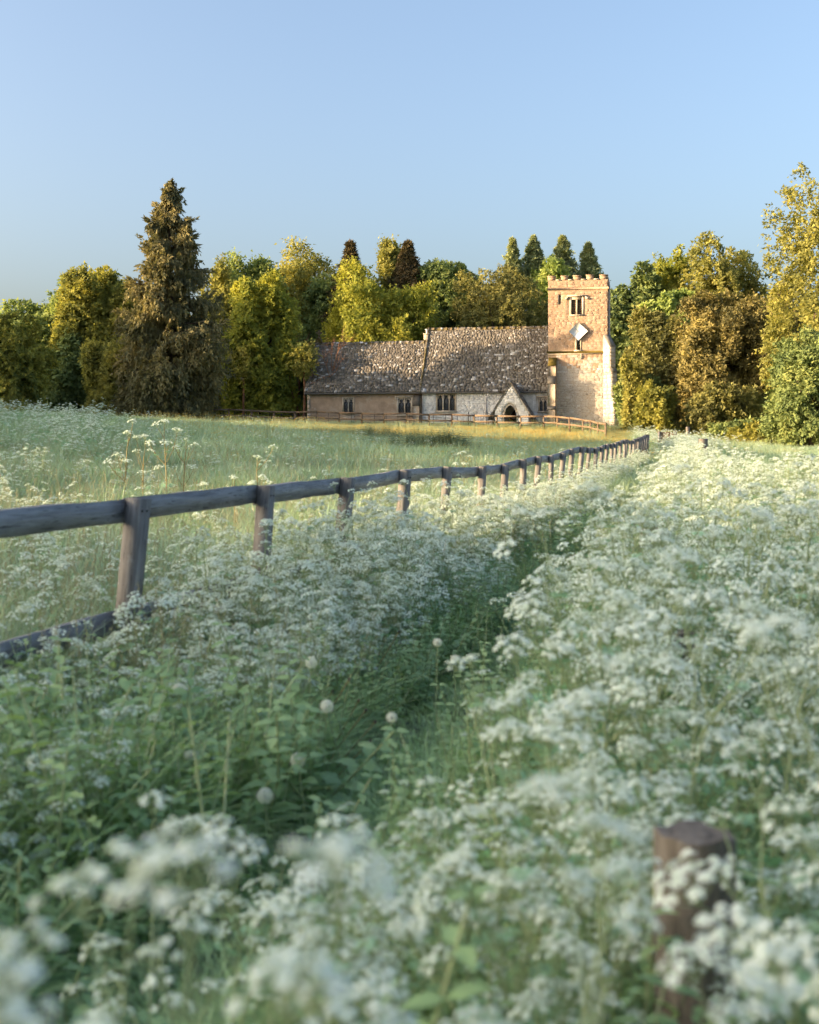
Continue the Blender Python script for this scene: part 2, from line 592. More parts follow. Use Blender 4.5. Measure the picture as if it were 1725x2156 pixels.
# a block with chamfered front: shared by stones; a slab: shared by slates
_bv = []
for (x, z) in ((-.5, -.5), (.5, -.5), (.5, .5), (-.5, .5)):
    _bv.append((x, .5, z))
for (x, z) in ((-.5, -.5), (.5, -.5), (.5, .5), (-.5, .5)):
    _bv.append((x, -.2, z))
BLOCKS = []
for q in range(5):
    fr = []
    for (x, z) in ((-.5, -.5), (.5, -.5), (.5, .5), (-.5, .5)):
        fr.append((x * (.93 + .05 * crng.random()), -.5 - .10 * crng.random(), z * (.87 + .09 * crng.random())))
    BLOCKS.append(np.array(_bv + fr))
BLOCKF = np.array([[0, 1, 5, 4], [1, 2, 6, 5], [2, 3, 7, 6], [3, 0, 4, 7], [4, 5, 9, 8], [5, 6, 10, 9], [6, 7, 11, 10], [7, 4, 8, 11], [8, 9, 10, 11]])
SLABS = []
for q in range(5):
    v = np.array([[x, y, z] for x in (-.5, .5) for y in (-.5, .5) for z in (-.5, .5)])
    v[:, 0] += (crng.random(8) - .5) * .10
    v[:, 1] += (crng.random(8) - .5) * .14
    v[:, 2] += (crng.random(8) - .5) * .5
    SLABS.append(v)


def place_pieces(items, variants, faces, name, plural, mat, parent, n_single):
    """items: list of 4x4 matrices (parent space). First n_single become objects, the rest one joined part."""
    ms = [MB().add(v, faces).mesh(name, mat) for v in variants] if n_single else []
    rest = MB()
    for i, mt in enumerate(items):
        q = i % len(variants)
        if i < n_single:
            o = link(name, ms[q], parent)
            o.matrix_local = mt
        else:
            a = np.array(mt)
            rest.add(variants[q] @ a[:3, :3].T + a[:3, 3], faces)
    if rest.n:
        tag(rest.build(plural, mat, parent), kind='stuff')


def holed_wall(mb, u0, u1, w0, w1, v, holes, depth=.28, m=0):
    """front wall sheet with rectangular openings and their reveals"""
    us = sorted({u0, u1, *[h[0] for h in holes], *[h[1] for h in holes]})
    ws = sorted({w0, w1, *[h[2] for h in holes], *[h[3] for h in holes]})
    for a, b in zip(us, us[1:]):
        for c, d in zip(ws, ws[1:]):
            um, wm = (a + b) / 2, (c + d) / 2
            if any(h[0] < um < h[1] and h[2] < wm < h[3] for h in holes):
                continue
            mb.add([(a, v, c), (b, v, c), (b, v, d), (a, v, d)], [[0, 1, 2, 3]], m)
    for a, b, c, d in holes:
        vb = v + depth
        for q in ([(a, v, c), (a, vb, c), (a, vb, d), (a, v, d)], [(b, v, c), (b, v, d), (b, vb, d), (b, vb, c)],
                  [(a, v, c), (b, v, c), (b, vb, c), (a, vb, c)], [(a, v, d), (a, vb, d), (b, vb, d), (b, v, d)]):
            mb.add(q, [[0, 1, 2, 3]], m)


def courses(u0, u1, w0, w1, v, hr, lr, blocked, depth=.06, taper=None):
    """coursed stones covering a wall; blocked(u0,u1,w0,w1) rejects"""
    out = []
    w = w0
    while w < w1 - .04:
        h = min(crng.uniform(*hr), w1 - w)
        ua, ub = (u0, u1) if taper is None else taper(w + h / 2)
        u = ua - crng.uniform(0, lr[0] * .5)
        while u < ub - .02:
            l = crng.uniform(*lr)
            a, b = max(u, ua), min(u + l, ub)
            u += l
            if b - a < .05:
                continue
            segs = blocked(a, b, w, w + h)
            for (a2, b2) in segs:
                if b2 - a2 < .05:
                    continue
                d = depth * crng.uniform(.7, 1.2)
                out.append(Matrix.Translation(((a2 + b2) / 2, v - d * .3, w + h / 2)) @ Matrix.Rotation(crng.uniform(-.012, .012), 4, 'Y') @ Matrix.Diagonal((b2 - a2 - .011, d, h - .011, 1)))
        w += h
    return out


def cut(rects):
    def f(a, b, c, d):
        segs = [(a, b)]
        for r in rects:
            if d <= r[2] + .01 or c >= r[3] - .01:
                continue
            ns = []
            for s in segs:
                if s[1] <= r[0] or s[0] >= r[1]:
                    ns.append(s)
                    continue
                if s[0] < r[0]:
                    ns.append((s[0], r[0]))
                if s[1] > r[1]:
                    ns.append((r[1], s[1]))
            segs = ns
        return segs
    return f


def pointed(t, half, rise):
    """pointed arch profile: t in [-1,1] -> height above springing"""
    return rise * (1 - abs(t) ** 1.9) ** .62 if abs(t) < 1 else 0.0


def window(u0, u1, w0, w1, v, lights, hood, fw=.13, round_head=False):
    """stone window: frame, mullions, pointed heads with openings above, leaded glass.  u0..u1/w0..w1 outer opening"""
    fr = MB()
    d0, d1 = v - .035, v + .20
    fr.box(((u0 + fw / 2), (d0 + d1) / 2, (w0 + w1) / 2), (fw, d1 - d0, w1 - w0))
    fr.box(((u1 - fw / 2), (d0 + d1) / 2, (w0 + w1) / 2), (fw, d1 - d0, w1 - w0))
    fr.box(((u0 + u1) / 2, (d0 + d1) / 2 - .002, w1 - fw / 2), (u1 - u0 - 2 * fw, d1 - d0 - .004, fw))
    o = fr.build('window', M['ashlar'], church)
    sill = MB().box(((u0 + u1) / 2, v + .03, w0 - .06), (u1 - u0 + .12, .34, .13))
    sill.build('sill', M['ashlar'], o)
    if hood:
        h = MB()
        h.box(((u0 + u1) / 2, v - .05, w1 + .06), (u1 - u0 + .30, .17, .085))
        for s in (u0 - .10, u1 + .10):
            h.box((s, v - .05, w1 - .11), (.085, .168, .26))
        h.build('hood_mould', M['ashlar'], o)
    iu0, iu1, iw0, iw1 = u0 + fw, u1 - fw, w0, w1 - fw
    mw = .085
    lw = (iu1 - iu0 - mw * (lights - 1)) / lights
    head = .42 * lw / .5 + .05
    spring = iw1 - head - .06
    tr = MB()
    gl_v = v + .13
    for i in range(lights):
        a = iu0 + i * (lw + mw)
        c = a + lw / 2
        ts = np.linspace(-1, 1, 13)
        lo = [spring + pointed(t, lw / 2, head * (.8 if round_head else 1)) for t in ts]
        for k in range(12):
            x0, x1 = c + ts[k] * lw / 2, c + ts[k + 1] * lw / 2
            # ring along the pointed head
            rt = .075
            for vv0, vv1 in ((v + .03, v + .12),):
                tr.prism([(x0, lo[k]), (x1, lo[k + 1]), (x1, min(lo[k + 1] + rt + .05, iw1)), (x0, min(lo[k] + rt + .05, iw1))], vv0, vv1)
        # cusps
        for s in (-1, 1):
            tr.prism([(c + s * lw * .48, spring + head * .30), (c + s * lw * .20, spring + head * .42), (c + s * lw * .36, spring + head * .75)], v + .05, v + .105)
        gm = MB()
        gm.box((c, gl_v, (iw0 + iw1) / 2), (lw - .002, .02, iw1 - iw0 - .002))
        pane = gm.build('pane', M['glass'], o)
        ld = MB()
        n = 4
        hh = iw1 - iw0
        # diamond leading
        st = lw / n * 1.3
        kk = -int(hh / st) - 1
        x = kk * st
        while x < lw + hh:
            for sg in (1, -1):
                p0 = np.array([x if sg > 0 else lw - x, 0.])
                # clip the 45-60 degree line to the light
                t0 = 0.0
                dx = sg * .62
                pts = []
                for tt in np.linspace(0, hh, 40):
                    xx = p0[0] + dx * tt
                    if 0 <= xx <= lw:
                        pts.append((xx, tt))
                if len(pts) > 2:
                    (xa, ta), (xb, tb) = pts[0], pts[-1]
                    ln = math.hypot(xb - xa, tb - ta)
                    an = math.atan2(tb - ta, xb - xa)
                    ld.box((a + (xa + xb) / 2, gl_v - .018 - (.004 if sg > 0 else 0), iw0 + (ta + tb) / 2), (ln, .008, .017), rot=Matrix.Rotation(-an, 4, 'Y'))
            x += st
        ld.build('leading', M['lead'], o)
        if i < lights - 1:
            MB().box((a + lw + mw / 2, v + .075, (iw0 + iw1) / 2), (mw, .19, iw1 - iw0)).build('mullion', M['ashlar'], o)
    tr.build('tracery', M['ashlar'], o)
    return o


uJ = U(889)            # nave / chancel junction
uL = U(647)            # east end
EAVE = W(825, -5, -.34) + .30      # wall-head height
A_NAVE = math.atan2(W(690, -5, 3.75) - EAVE - .12, 3.75)
A_CHAN = math.atan2(W(721, -15, 3.12) - EAVE - .12, 3.12)
NAVE_H, CHAN_H = 3.75, 3.12
WG = -.7               # wall foot, below ground

wins = {}
def wr(x0, x1, y0, y1, v=0.0):
    a, b = U(x0, v), U(x1, v)
    return [a, b, W(y1, (a + b) / 2, v), W(y0, (a + b) / 2, v)]

w1 = wr(720, 746, 836, 869)
w2 = wr(835, 868, 836, 873)
w3 = wr(918, 961, 827.5, 865)
w4 = wr(1133, 1154.5, 837, 866)
door_u = (U(1060, -2.6), U(1088, -2.6))

# chancel
mb = MB()
holed_wall(mb, uL, uJ, WG, EAVE, 0.03, [w1, w2])
cr = EAVE + CHAN_H * math.tan(A_CHAN)
mb.add([(uL, .03, WG), (uL, .03, EAVE), (uL, CHAN_H, cr - .12), (uL, 2 * CHAN_H, EAVE), (uL, 2 * CHAN_H, WG)], [[0, 1, 2, 3, 4]])
mb.add([(uL, 2 * CHAN_H, WG), (uJ, 2 * CHAN_H, WG), (uJ, 2 * CHAN_H, EAVE), (uL, 2 * CHAN_H, EAVE)], [[0, 1, 2, 3]])
mb.build('chancel_wall', M['render'], church)
# blocked lower half of the first window and quoin strip at the east corner
MB().box(((w1[0] + w1[1]) / 2, .02, (w1[2] + WG) / 2 - .1), (w1[1] - w1[0] - .1, .05, w1[2] - WG - .2)).build('blocked_panel', M['ashlar'], church)
for kq in range(9):
    z = -.5 + kq * .37
    MB().box((uL + (.13 if kq % 2 else .10), .02, z + .18), (.26 if kq % 2 else .2, .07, .355)).build('quoin', M['ashlar'], church)
# nave
mb = MB()
holed_wall(mb, uJ, .3, WG, EAVE + .02, -.06, [w3, w4])
nr = EAVE + NAVE_H * math.tan(A_NAVE)
for uu in (uJ,):
    mb.add([(uu, -.06, WG), (uu, -.06, EAVE), (uu, NAVE_H, nr - .12), (uu, 2 * NAVE_H, EAVE), (uu, 2 * NAVE_H, WG)], [[0, 1, 2, 3, 4]])
mb.add([(uJ, 2 * NAVE_H, WG), (.3, 2 * NAVE_H, WG), (.3, 2 * NAVE_H, EAVE), (uJ, 2 * NAVE_H, EAVE)], [[0, 1, 2, 3]])
nave_wall = mb.build('nave_wall', M['wall_mortar'], church)

window(*w1, .03, 2, False)
window(*w2, .03, 2, True)
window(*w3, -.06, 3, False)
window(*w4, -.06, 2, True, round_head=True)
frames = [[r[0] - .02, r[1] + .02, r[2] - .14, r[3] + .02] for r in (w3, w4)]
frames[1] = [w4[0] - .16, w4[1] + .16, w4[2] - .14, w4[3] + .12]
pu = (U(1040, -2.6), U(1112, -2.6))
nave_st = courses(uJ + .05, -.02, -.15, EAVE - .06, -.06, (.11, .19), (.22, .52), cut(frames + [[pu[0] + .3, pu[1] + .1, -1, EAVE]]), .05)
crng.shuffle(nave_st)
place_pieces(nave_st, BLOCKS, BLOCKF, 'stone', 'stones', M['wall'], nave_wall, 110)


# roofs ------------------------------------------------------------------
def roof(name, u0, u1, half, v_off, n_single, over_l=.22, over_r=0.0, wiggle=.02, seed=1, ang=1.0):
    rg = np.random.default_rng(seed)
    ta = math.tan(ang)
    e_v, e_w = v_off - .28, EAVE - .28 * ta + .12
    r_v, r_w = v_off + half, EAVE + half * ta + .12
    ua, ub = u0 - over_l, u1 + over_r
    mb = MB()
    th = .14
    mb.prism([(e_v, e_w), (r_v, r_w), (2 * r_v - e_v, e_w), (2 * r_v - e_v, e_w - th), (r_v, r_w - th * 1.6), (e_v, e_w - th)], 0, 1)
    v = mb.v[0]
    vv = np.stack([ua + v[:, 1] * (ub - ua), v[:, 0], v[:, 2]], -1)
    mb.v[0] = vv
    # prism's extrusion axis was swapped onto u
    deck = mb.build(name, M['slate'], church)
    length = (r_v - e_v) / math.cos(ang)
    items = []
    s = -.02
    row = 0
    while s < length - .06:
        frac = s / length
        ex = .205 - .085 * frac
        u = ua - rg.uniform(0, .2)
        while u < ub:
            wd = rg.uniform(.15, .40) * (1.12 - .35 * frac)
            a, b = max(u, ua - .03), min(u + wd, ub)
            u += wd
            if b - a < .06:
                continue
            uc = (a + b) / 2
            sag = wiggle * math.sin(uc * 1.1 + seed) * math.sin(frac * 3.1)
            t = Matrix.Translation((uc, e_v, e_w)) @ Matrix.Rotation(ang, 4, 'X') @ Matrix.Translation((0, s + ex * .75, .030 + sag + rg.uniform(-.006, .014)))
            t = t @ Matrix.Rotation(R(-5 + rg.uniform(-2.5, 2)), 4, 'X') @ Matrix.Rotation(rg.uniform(-.045, .045), 4, 'Z') @ Matrix.Diagonal((b - a - rg.uniform(.006, .025), ex * rg.uniform(1.5, 1.75), rg.uniform(.022, .048), 1))
            items.append(t)
        s += ex
        row += 1
    idx = list(range(len(items)))
    random.Random(seed).shuffle(idx)
    items = [items[i] for i in idx]
    place_pieces(items, SLABS, BOXF, 'slate', 'slates', M['slate'], deck, n_single)
    # ridge stones
    u = ua
    while u < ub - .05:
        l = min(rg.uniform(.42, .6), ub - u)
        rm = MB()
        hh = .17
        pr = [(-.22, -.24), (0, .015 + rg.uniform(-.012, .012)), (.22, -.24), (.13, -.26), (-.13, -.26)]
        rm.prism(pr, 0, 1)
        x = rm.v[0]
        rm.v[0] = np.stack([u + .002 + x[:, 1] * (l - .004), r_v + x[:, 0], r_w + .06 + x[:, 2]], -1)
        rm.build('ridge_stone', M['ridge'], deck)
        u += l
    return deck, r_v, r_w


roof('chancel_roof', uL, uJ, CHAN_H, .03, 120, over_l=.20, over_r=.0, seed=3, ang=A_CHAN)
vm = MB()
vm.box((0, 0, 0), (.16, (NAVE_H + .3) / math.cos(A_NAVE), .13), rot=Matrix.Rotation(A_NAVE, 4, 'X'))
vm.build('verge', M['ridge'], church, loc=(uJ - .12, (NAVE_H - .34) / 2 - .06, EAVE + .16 + (NAVE_H - .28) / 2 * math.tan(A_NAVE)))
roof('nave_roof', uJ, -.02, NAVE_H, -.06, 180, over_l=.10, over_r=.14, wiggle=.035, seed=4, ang=A_NAVE)
# parapet verge at the nave's east end, flue, finial cross
ta = math.tan(A_NAVE)
MB().box((uJ - .28, CHAN_H + .25, cr + .52), (.42, .42, .5)).box((uJ - .28, CHAN_H + .25, cr + .78), (.52, .52, .07)).build('flue_base', M['ashlar'], church)
MB().tube([(uJ - .25, CHAN_H + .25, cr + .7), (uJ - .25, CHAN_H + .25, cr + 1.15)], .09, 10).tube([(uJ - .25, CHAN_H + .25, cr + 1.14), (uJ - .25, CHAN_H + .25, cr + 1.2)], [.17, .17], 10).build('flue', M['pipe'], church)
fin = MB()
fu, fv, fw_ = uL + .12, CHAN_H + .05, cr + .12
fin.prism([(-.34, 0), (.34, 0), (.2, .34), (.1, .48), (-.1, .48), (-.2, .34)], -.17, .17)
fin.prism([(-.08, .46), (.08, .46), (.07, 1.18), (-.07, 1.18)], -.08, .08)
fin.prism([(-.26, .84), (.26, .84), (.26, .98), (-.26, .98)], -.075, .075)
for a in fin.v:
    a += np.array([fu, fv, fw_], np.float32)
fin.build('finial_cross', M['ridge'], church)
MB().prism([(-.06, 0), (.07, 0), (.04, .3), (.0, .42), (-.04, .28)], -.05, .05).build('ridge_spike', M['ridge'], church, loc=(uL + 2.35, CHAN_H + .05, cr + .2))

# gutters and pipes
gv, gw = -.36, EAVE - .28 * ta + .03
MB().tube([(uL - .18, gv + .03, gw), (uJ - .2, gv + .03, gw)], .055, 8).build('gutter', M['gutter'], church)
MB().tube([(uJ - .05, gv - .04, gw), (U(1052), gv - .04, gw)], .055, 8).build('gutter', M['gutter'], church)
MB().tube([(U(1092), gv - .04, gw), (-.06, gv - .04, gw)], .055, 8).build('gutter', M['gutter'], church)
x = U(891)
pm = MB().tube([(x, -.30, EAVE - .22), (x, -.17, EAVE - .42), (x, -.17, -.4)], .048, 8)
pm.box((x, -.26, EAVE - .24), (.26, .2, .2))
for zz in (1.6, .7):
    pm.box((x, -.13, zz), (.17, .1, .05))
pm.build('downpipe', M['pipe'], church)
x = U(1029)
pm = MB().tube([(x, -.38, EAVE - .3), (x, -.38, EAVE - .52), (x - .22, -.17, EAVE - .85), (x - .22, -.17, -.4)], .05, 8)
for zz in (1.4, .6):
    pm.box((x - .22, -.13, zz), (.17, .1, .05))
pm.build('downpipe', M['pipe'], church)


def buttress(name, u0, u1, v, stages, mat, single_parent=None, axis='v', sign=-1):
    """stages: list of (w_bottom, w_top, projection, slope_height): stacked blocks with sloping weatherings"""
    bm = MB()
    for (wb, wt, p, sh, pn) in stages:
        poly = [(v, wb), (v + sign * p, wb), (v + sign * p, wt), (v + sign * pn, wt + sh), (v, wt + sh)]
        m = MB()
        m.prism(poly, 0, 1)
        x = m.v[0]
        bm.add(np.stack([u0 + x[:, 1] * (u1 - u0), x[:, 0], x[:, 2]], -1), np.zeros((0, 4)))
        base = bm.n - len(x)
        for f, mm in m.f[1:]:
            bm.f.append((f + base, 0))
    return bm.build(name, mat, church)


def weathering(parent, u0, u1, v, w, p, pn, sh, mat, n=1):
    """stone slabs on a buttress slope"""
    sm = MB()
    L = math.hypot(p - pn, sh) + .08
    an = math.atan2(sh, p - pn)
    sm.box(((u0 + u1) / 2, v - (p + pn) / 2 - .02, w + sh / 2 + .03), (u1 - u0 + .08, L, .08), rot=Matrix.Rotation(an, 4, 'X'))
    return sm.build('weathering', mat, parent)


# buttress between chancel and nave
b0, b1 = U(872), U(885)
bt = buttress('buttress', b0, b1, .03, [(WG, 1.55, .62, .85, .12)], M['buttress'])
weathering(bt, b0, b1, .03, 1.55, .62, .12, .85, M['slate'])

# porch ------------------------------------------------------------------
PV = -2.6
pa, pb = U(1041.5, PV), U(1113, PV)
apex_u = U(1075.5, PV)
apex_w = W(806, apex_u, PV) - .1
foot_w = W(869, apex_u, PV)
da, db = U(1061, PV), U(1087, PV)
dsp = W(876, apex_u, PV)
dap = W(853.5, apex_u, PV)
dc, dh = (da + db) / 2, (db - da) / 2
# front wall with a pointed opening: two halves of strips
pmesh = MB()
half = max(apex_u - pa, pb - apex_u)


def gable_top(u):
    return apex_w - abs(u - apex_u) * (apex_w - foot_w) / half


xs = sorted(set(list(np.linspace(pa, pb, 15)) + [da, db, apex_u] + list(dc + dh * np.linspace(-1, 1, 15))))
for xa, xb in zip(xs, xs[1:]):
    xm = (xa + xb) / 2
    lo = []
    for xx in (xa, xb):
        t = (xx - dc) / dh
        inside = da - 1e-6 <= xm <= db + 1e-6
        lo.append(dsp + pointed(max(-1, min(1, t)), dh, dap - dsp) if inside else WG)
    pmesh.prism([(xa, lo[0]), (xb, lo[1]), (xb, gable_top(xb)), (xa, gable_top(xa))], PV, PV + .4)
for s in (pa + .2, pb - .2):
    pmesh.box((s, PV / 2 + .2, (foot_w + WG) / 2), (.38, -PV - .42, foot_w - WG))
porch = pmesh.build('porch_wall', M['wall_mortar'], church)


def porch_cut(a, b, c, d):
    top = [gable_top(a), gable_top(b)]
    segs = []
    n = 3
    for i in range(n):
        s0, s1 = a + (b - a) * i / n, a + (b - a) * (i + 1) / n
        ok = min(gable_top(s0), gable_top(s1)) > d + .02
        for q in (s0, (s0 + s1) / 2, s1):
            t = (q - dc) / (dh + .14)
            if abs(t) < 1 and c < dsp + pointed(t, dh, dap - dsp + .2):
                ok = False
        if ok:
            segs.append((s0, s1))
    out = []
    for s in segs:
        if out and abs(out[-1][1] - s[0]) < 1e-6:
            out[-1] = (out[-1][0], s[1])
        else:
            out.append(s)
    return out


pst = courses(pa + .02, pb - .02, -.3, apex_w, PV, (.13, .22), (.2, .5), porch_cut, .05)
place_pieces(pst, BLOCKS, BLOCKF, 'stone', 'stones', M['wall'], porch, 60)
# arch ring of dressed stones
ring = []
for t in np.linspace(-1, 1, 21):
    ring.append((dc + dh * t, dsp + pointed(t, dh, dap - dsp)))
sur = MB()
pts_in = [(da, WG)] + ring + [(db, WG)]
for i in range(len(pts_in) - 1):
    (x0, z0), (x1, z1) = pts_in[i], pts_in[i + 1]
    def outp(x, z):
        if z <= dsp:
            return (x + (-.17 if x < dc else .17), z)
        dx, dz = x - dc, z - (dsp - .25)
        l = math.hypot(dx, dz)
        return (x + dx / l * .17, z + dz / l * .17)
    sur.prism([(x0, z0), (x1, z1), outp(x1, z1), outp(x0, z0)], PV - .05, PV + .12)
sur.build('door_arch', M['ashlar'], church)
for t in np.linspace(-.93, .93, 13):
    x, z = dc + dh * t, dsp + pointed(t, dh, dap - dsp)
    dx, dz = x - dc, z - (dsp - .25)
    an = math.atan2(dz, dx)
    MB().box((0, 0, 0), (.34, .09, .10), rot=Matrix.Rotation(-an, 4, 'Y')).build('voussoir', M['wall'], church, loc=(x + math.cos(an) * .36, PV - .0, z + math.sin(an) * .36))
# inner doorway seen in the shade of the porch
MB().prism([(da + .12, WG), (db + .05, WG), (db + .05, dsp), (dc + .1, dap - .28), (da + .12, dsp)], -.20, -.14).build('church_door', M['door'], church)
# porch roof: two slopes of slates
pang = math.atan2(apex_w - foot_w, half)
pdeck = MB()
ov = .34
for s in (-1, 1):
    eu = apex_u + s * (half + ov * math.cos(pang))
    ew = foot_w - ov * math.sin(pang)
    poly = [(apex_u, apex_w + .03), (eu, ew + .03), (eu, ew + .085), (apex_u, apex_w + .095)]
    pdeck.prism(poly, PV - .08, -.2)
pd = pdeck.build('porch_roof', M['ashlar'], church)
items = []
prng = np.random.default_rng(8)
L = (half + ov) / math.cos(pang) + .12
for s in (1, -1):
    dd = 0.02
    while dd < L - .05:
        ex = .2
        vv = PV - .11
        while vv < .4:
            wd = prng.uniform(.2, .42)
            a, b = vv, min(vv + wd, .6)
            vv += wd
            du = (L - dd - ex * .6)
            base = Vector((apex_u + s * du * math.cos(pang), (a + b) / 2, apex_w + .105 - du * math.sin(pang)))
            t = Matrix.Translation(base) @ Matrix.Rotation(s * pang, 4, 'Y') @ Matrix.Translation((0, 0, .02 + prng.uniform(-.004, .014))) @ Matrix.Rotation(s * R(5 + prng.uniform(-2, 2)), 4, 'Y') @ Matrix.Diagonal((ex * 1.6, b - a - .015, prng.uniform(.025, .045), 1))
            items.append(t)
        dd += ex
place_pieces(items, SLABS, BOXF, 'slate', 'slates', M['slate'], pd, 0)

# tower ------------------------------------------------------------------
TV = -.35
t0, t1 = U(1154, TV), U(1279, TV)
TT = W(580.5, 2, TV)        # merlon top
TC = W(590, 2, TV)          # crenel bottom
TS1 = W(608, 2, TV)         # parapet string
TS2 = W(741.5, 2, TV)       # mossy string
TD = t1 - t0 + .15          # depth of the tower


def tr_(x0, x1, y0, y1):
    return [U(x0, TV), U(x1, TV), W(y1, 2, TV), W(y0, 2, TV)]


bel = tr_(1199, 1229.5, 626, 663)
slit = tr_(1174.5, 1182.5, 620, 641)
low = tr_(1211, 1224, 700, 738)
mb = MB()
holed_wall(mb, t0, t1, WG, TC, TV, [bel, slit, low], .4)
mb.add([(t1, TV, WG), (t1, TV + TD, WG), (t1, TV + TD, TC), (t1, TV, TC)], [[0, 1, 2, 3]])
mb.add([(t0, TV, WG), (t0, TV, TC), (t0, TV + TD, TC), (t0, TV + TD, WG)], [[0, 1, 2, 3]])
mb.add([(t0, TV + TD, WG), (t0, TV + TD, TC), (t1, TV + TD, TC), (t1, TV + TD, WG)], [[0, 1, 2, 3]])
mb.add([(t0 + .35, TV + .35, TC - .9), (t1 - .35, TV + .35, TC - .9), (t1 - .35, TV + TD - .35, TC - .9), (t0 + .35, TV + TD - .35, TC - .9)], [[0, 1, 2, 3]])
for (a, b, c, d) in ((t0, t1, TV, TV + .35), (t0, t1, TV + TD - .35, TV + TD)):
    mb.add([(a, c, TC), (b, c, TC), (b, d, TC), (a, d, TC)], [[0, 1, 2, 3]])
for (a, b) in ((t0, t0 + .35), (t1 - .35, t1)):
    mb.add([(a, TV + .35, TC), (b, TV + .35, TC), (b, TV + TD - .35, TC), (a, TV + TD - .35, TC)], [[0, 1, 2, 3]])
tower = mb.build('tower', M['tower_mortar'], church)
btl = (U(1156, TV), U(1171.5, TV))     # left buttress
btr = (U(1270, TV), U(1281, TV))
blocked = [[bel[0] - .1, bel[1] + .1, bel[2] - .12, bel[3] + .1], slit, [low[0] - .16, low[1] + .16, low[2] - .1, low[3] + .1], [t0, t1, TS1 - .09, TS1 + .09], [t0, t1, TS2 - .10, TS2 + .08],
           [btl[0], btl[1], WG, TS2 - .4], [btr[0], t1, WG, W(715, 4, TV)]]
tst = courses(t0 + .01, t1 - .01, -.35, TC - .12, TV, (.16, .25), (.26, .60), cut(blocked), .016)
crng.shuffle(tst)
hi_, lo__ = [], []
for t in tst:
    z = t.translation.z
    (hi_ if z > TS2 or crng.random() < .75 - (TS2 - z) / 2.6 else lo__).append(t)
place_pieces(hi_, BLOCKS, BLOCKF, 'stone', 'stones', M['tower'], tower, 80)
place_pieces(lo__, BLOCKS, BLOCKF, 'stone', 'stones', M['tower_low'], tower, 50)
# right side (barely seen) stones
side = MB()
rs = np.random.default_rng(3)
w = -.3
while w < TC - .1:
    h = rs.uniform(.2, .33)
    v = TV + .02
    while v < TV + TD - .05:
        l = min(rs.uniform(.35, .7), TV + TD - v)
        side.box((t1 + .012, v + l / 2, w + h / 2), (.05, l - .02, h - .02))
        v += l
    w += h
tag(side.build('side_stones', M['tower'], tower), kind='stuff')
# string courses
def string(w, mat, pr=.09, hh=.15, name='string_course'):
    m = MB()
    m.prism([(TV - pr, w - hh / 2), (TV - pr, w + .01), (TV + .05, w + hh / 2 + .03), (TV + .05, w - hh / 2)], 0, 1)
    x = m.v[0]
    m.v[0] = np.stack([t0 - pr * .9 + x[:, 1] * (t1 - t0 + pr * 1.8), x[:, 0], x[:, 2]], -1)
    m.box((t1 + pr * .45, TV + TD / 2 + .05, w - .01), (pr * .9 + .02, TD - .02, hh * .9))
    m.build(name, mat, church)
string(TS1, M['tower'])
string(TS2, M['moss'], .11, .17, 'mossy_string_course')
MB().box(((t0 + t1) / 2, TV - .005, TS2 - .14), (t1 - t0 + .08, .12, .11)).build('string_bed', M['ashlar'], church)
# merlons and coping slabs
mer = [(125, 222), (290, 375), (440, 533), (603, 690), (765, 862)]
for (a, b) in mer:
    ua, ub = t0 + (a - 130) / 732 * (t1 - t0), t0 + (b - 130) / 732 * (t1 - t0)
    hh = TT - TC - .09 + crng.uniform(-.02, .03)
    MB().box(((ua + ub) / 2, TV + .175, TC + hh / 2), (ub - ua, .35, hh)).build('merlon', M['tower'], church)
    MB().box(((ua + ub) / 2, TV + .165, TC + hh + .045), (ub - ua + .07, .44, .09), rot=Matrix.Rotation(crng.uniform(-.02, .02), 4, 'Y')).build('coping', M['tower'], church)
for (a, b) in zip(mer, mer[1:]):
    ua, ub = t0 + (a[1] - 130) / 732 * (t1 - t0), t0 + (b[0] - 130) / 732 * (t1 - t0)
    MB().box(((ua + ub) / 2, TV + .165, TC + .035), (ub - ua - .04, .44, .08)).build('crenel_sill', M['ashlar'], church)
for q in range(5):     # right side and back merlons
    vv = TV + .6 + q * (TD - 1.0) / 4
    for uu in (t1 - .175, t0 + .175):
        if q > 0:
            MB().box((uu, vv, TC + (TT - TC) / 2), (.35, .62, TT - TC)).build('merlon', M['tower'], church)
# belfry window with louvres
bw = MB()
a, b, c, d = bel
fwid = .17
bw.box((a + fwid / 2, TV + .12, (c + d) / 2), (fwid, .30, d - c))
bw.box((b - fwid / 2, TV + .12, (c + d) / 2), (fwid, .30, d - c))
bw.box(((a + b) / 2, TV + .12, d - .1), (b - a - 2 * fwid, .28, .2))
bw.box(((a + b) / 2, TV + .10, (c + d - .2) / 2), (.15, .22, d - c - .2))
bw.box(((a + b) / 2, TV + .10, c - .04), (b - a + .06, .36, .10))
bo = bw.build('belfry_window', M['ashlar'], church)
hm = MB().box(((a + b) / 2, TV - .05, d + .10), (b - a + .42, .20, .11))
for s, uu in ((-1, a - .16), (1, b + .16)):
    hm.box((uu, TV - .05, d - .04), (.14, .198, .18))
    hm.box((uu + s * .09, TV - .07, d - .11), (.20, .2, .14))
hm.build('hood_mould', M['ashlar'], bo)
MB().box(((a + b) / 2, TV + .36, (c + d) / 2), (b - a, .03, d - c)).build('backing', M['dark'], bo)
for s in (0, 1):
    x0 = a + fwid if s == 0 else (a + b) / 2 + .075
    x1 = (a + b) / 2 - .075 if s == 0 else b - fwid
    n = 9
    for q in range(n):
        z = c + .08 + (d - .25 - c) * q / (n - 1) * .97
        MB().box(((x0 + x1) / 2, TV + .2, z), (x1 - x0 - .01, .17, .03), rot=Matrix.Rotation(R(38), 4, 'X')).build('louvre', M['louvre'], bo)
a, b, c, d = slit
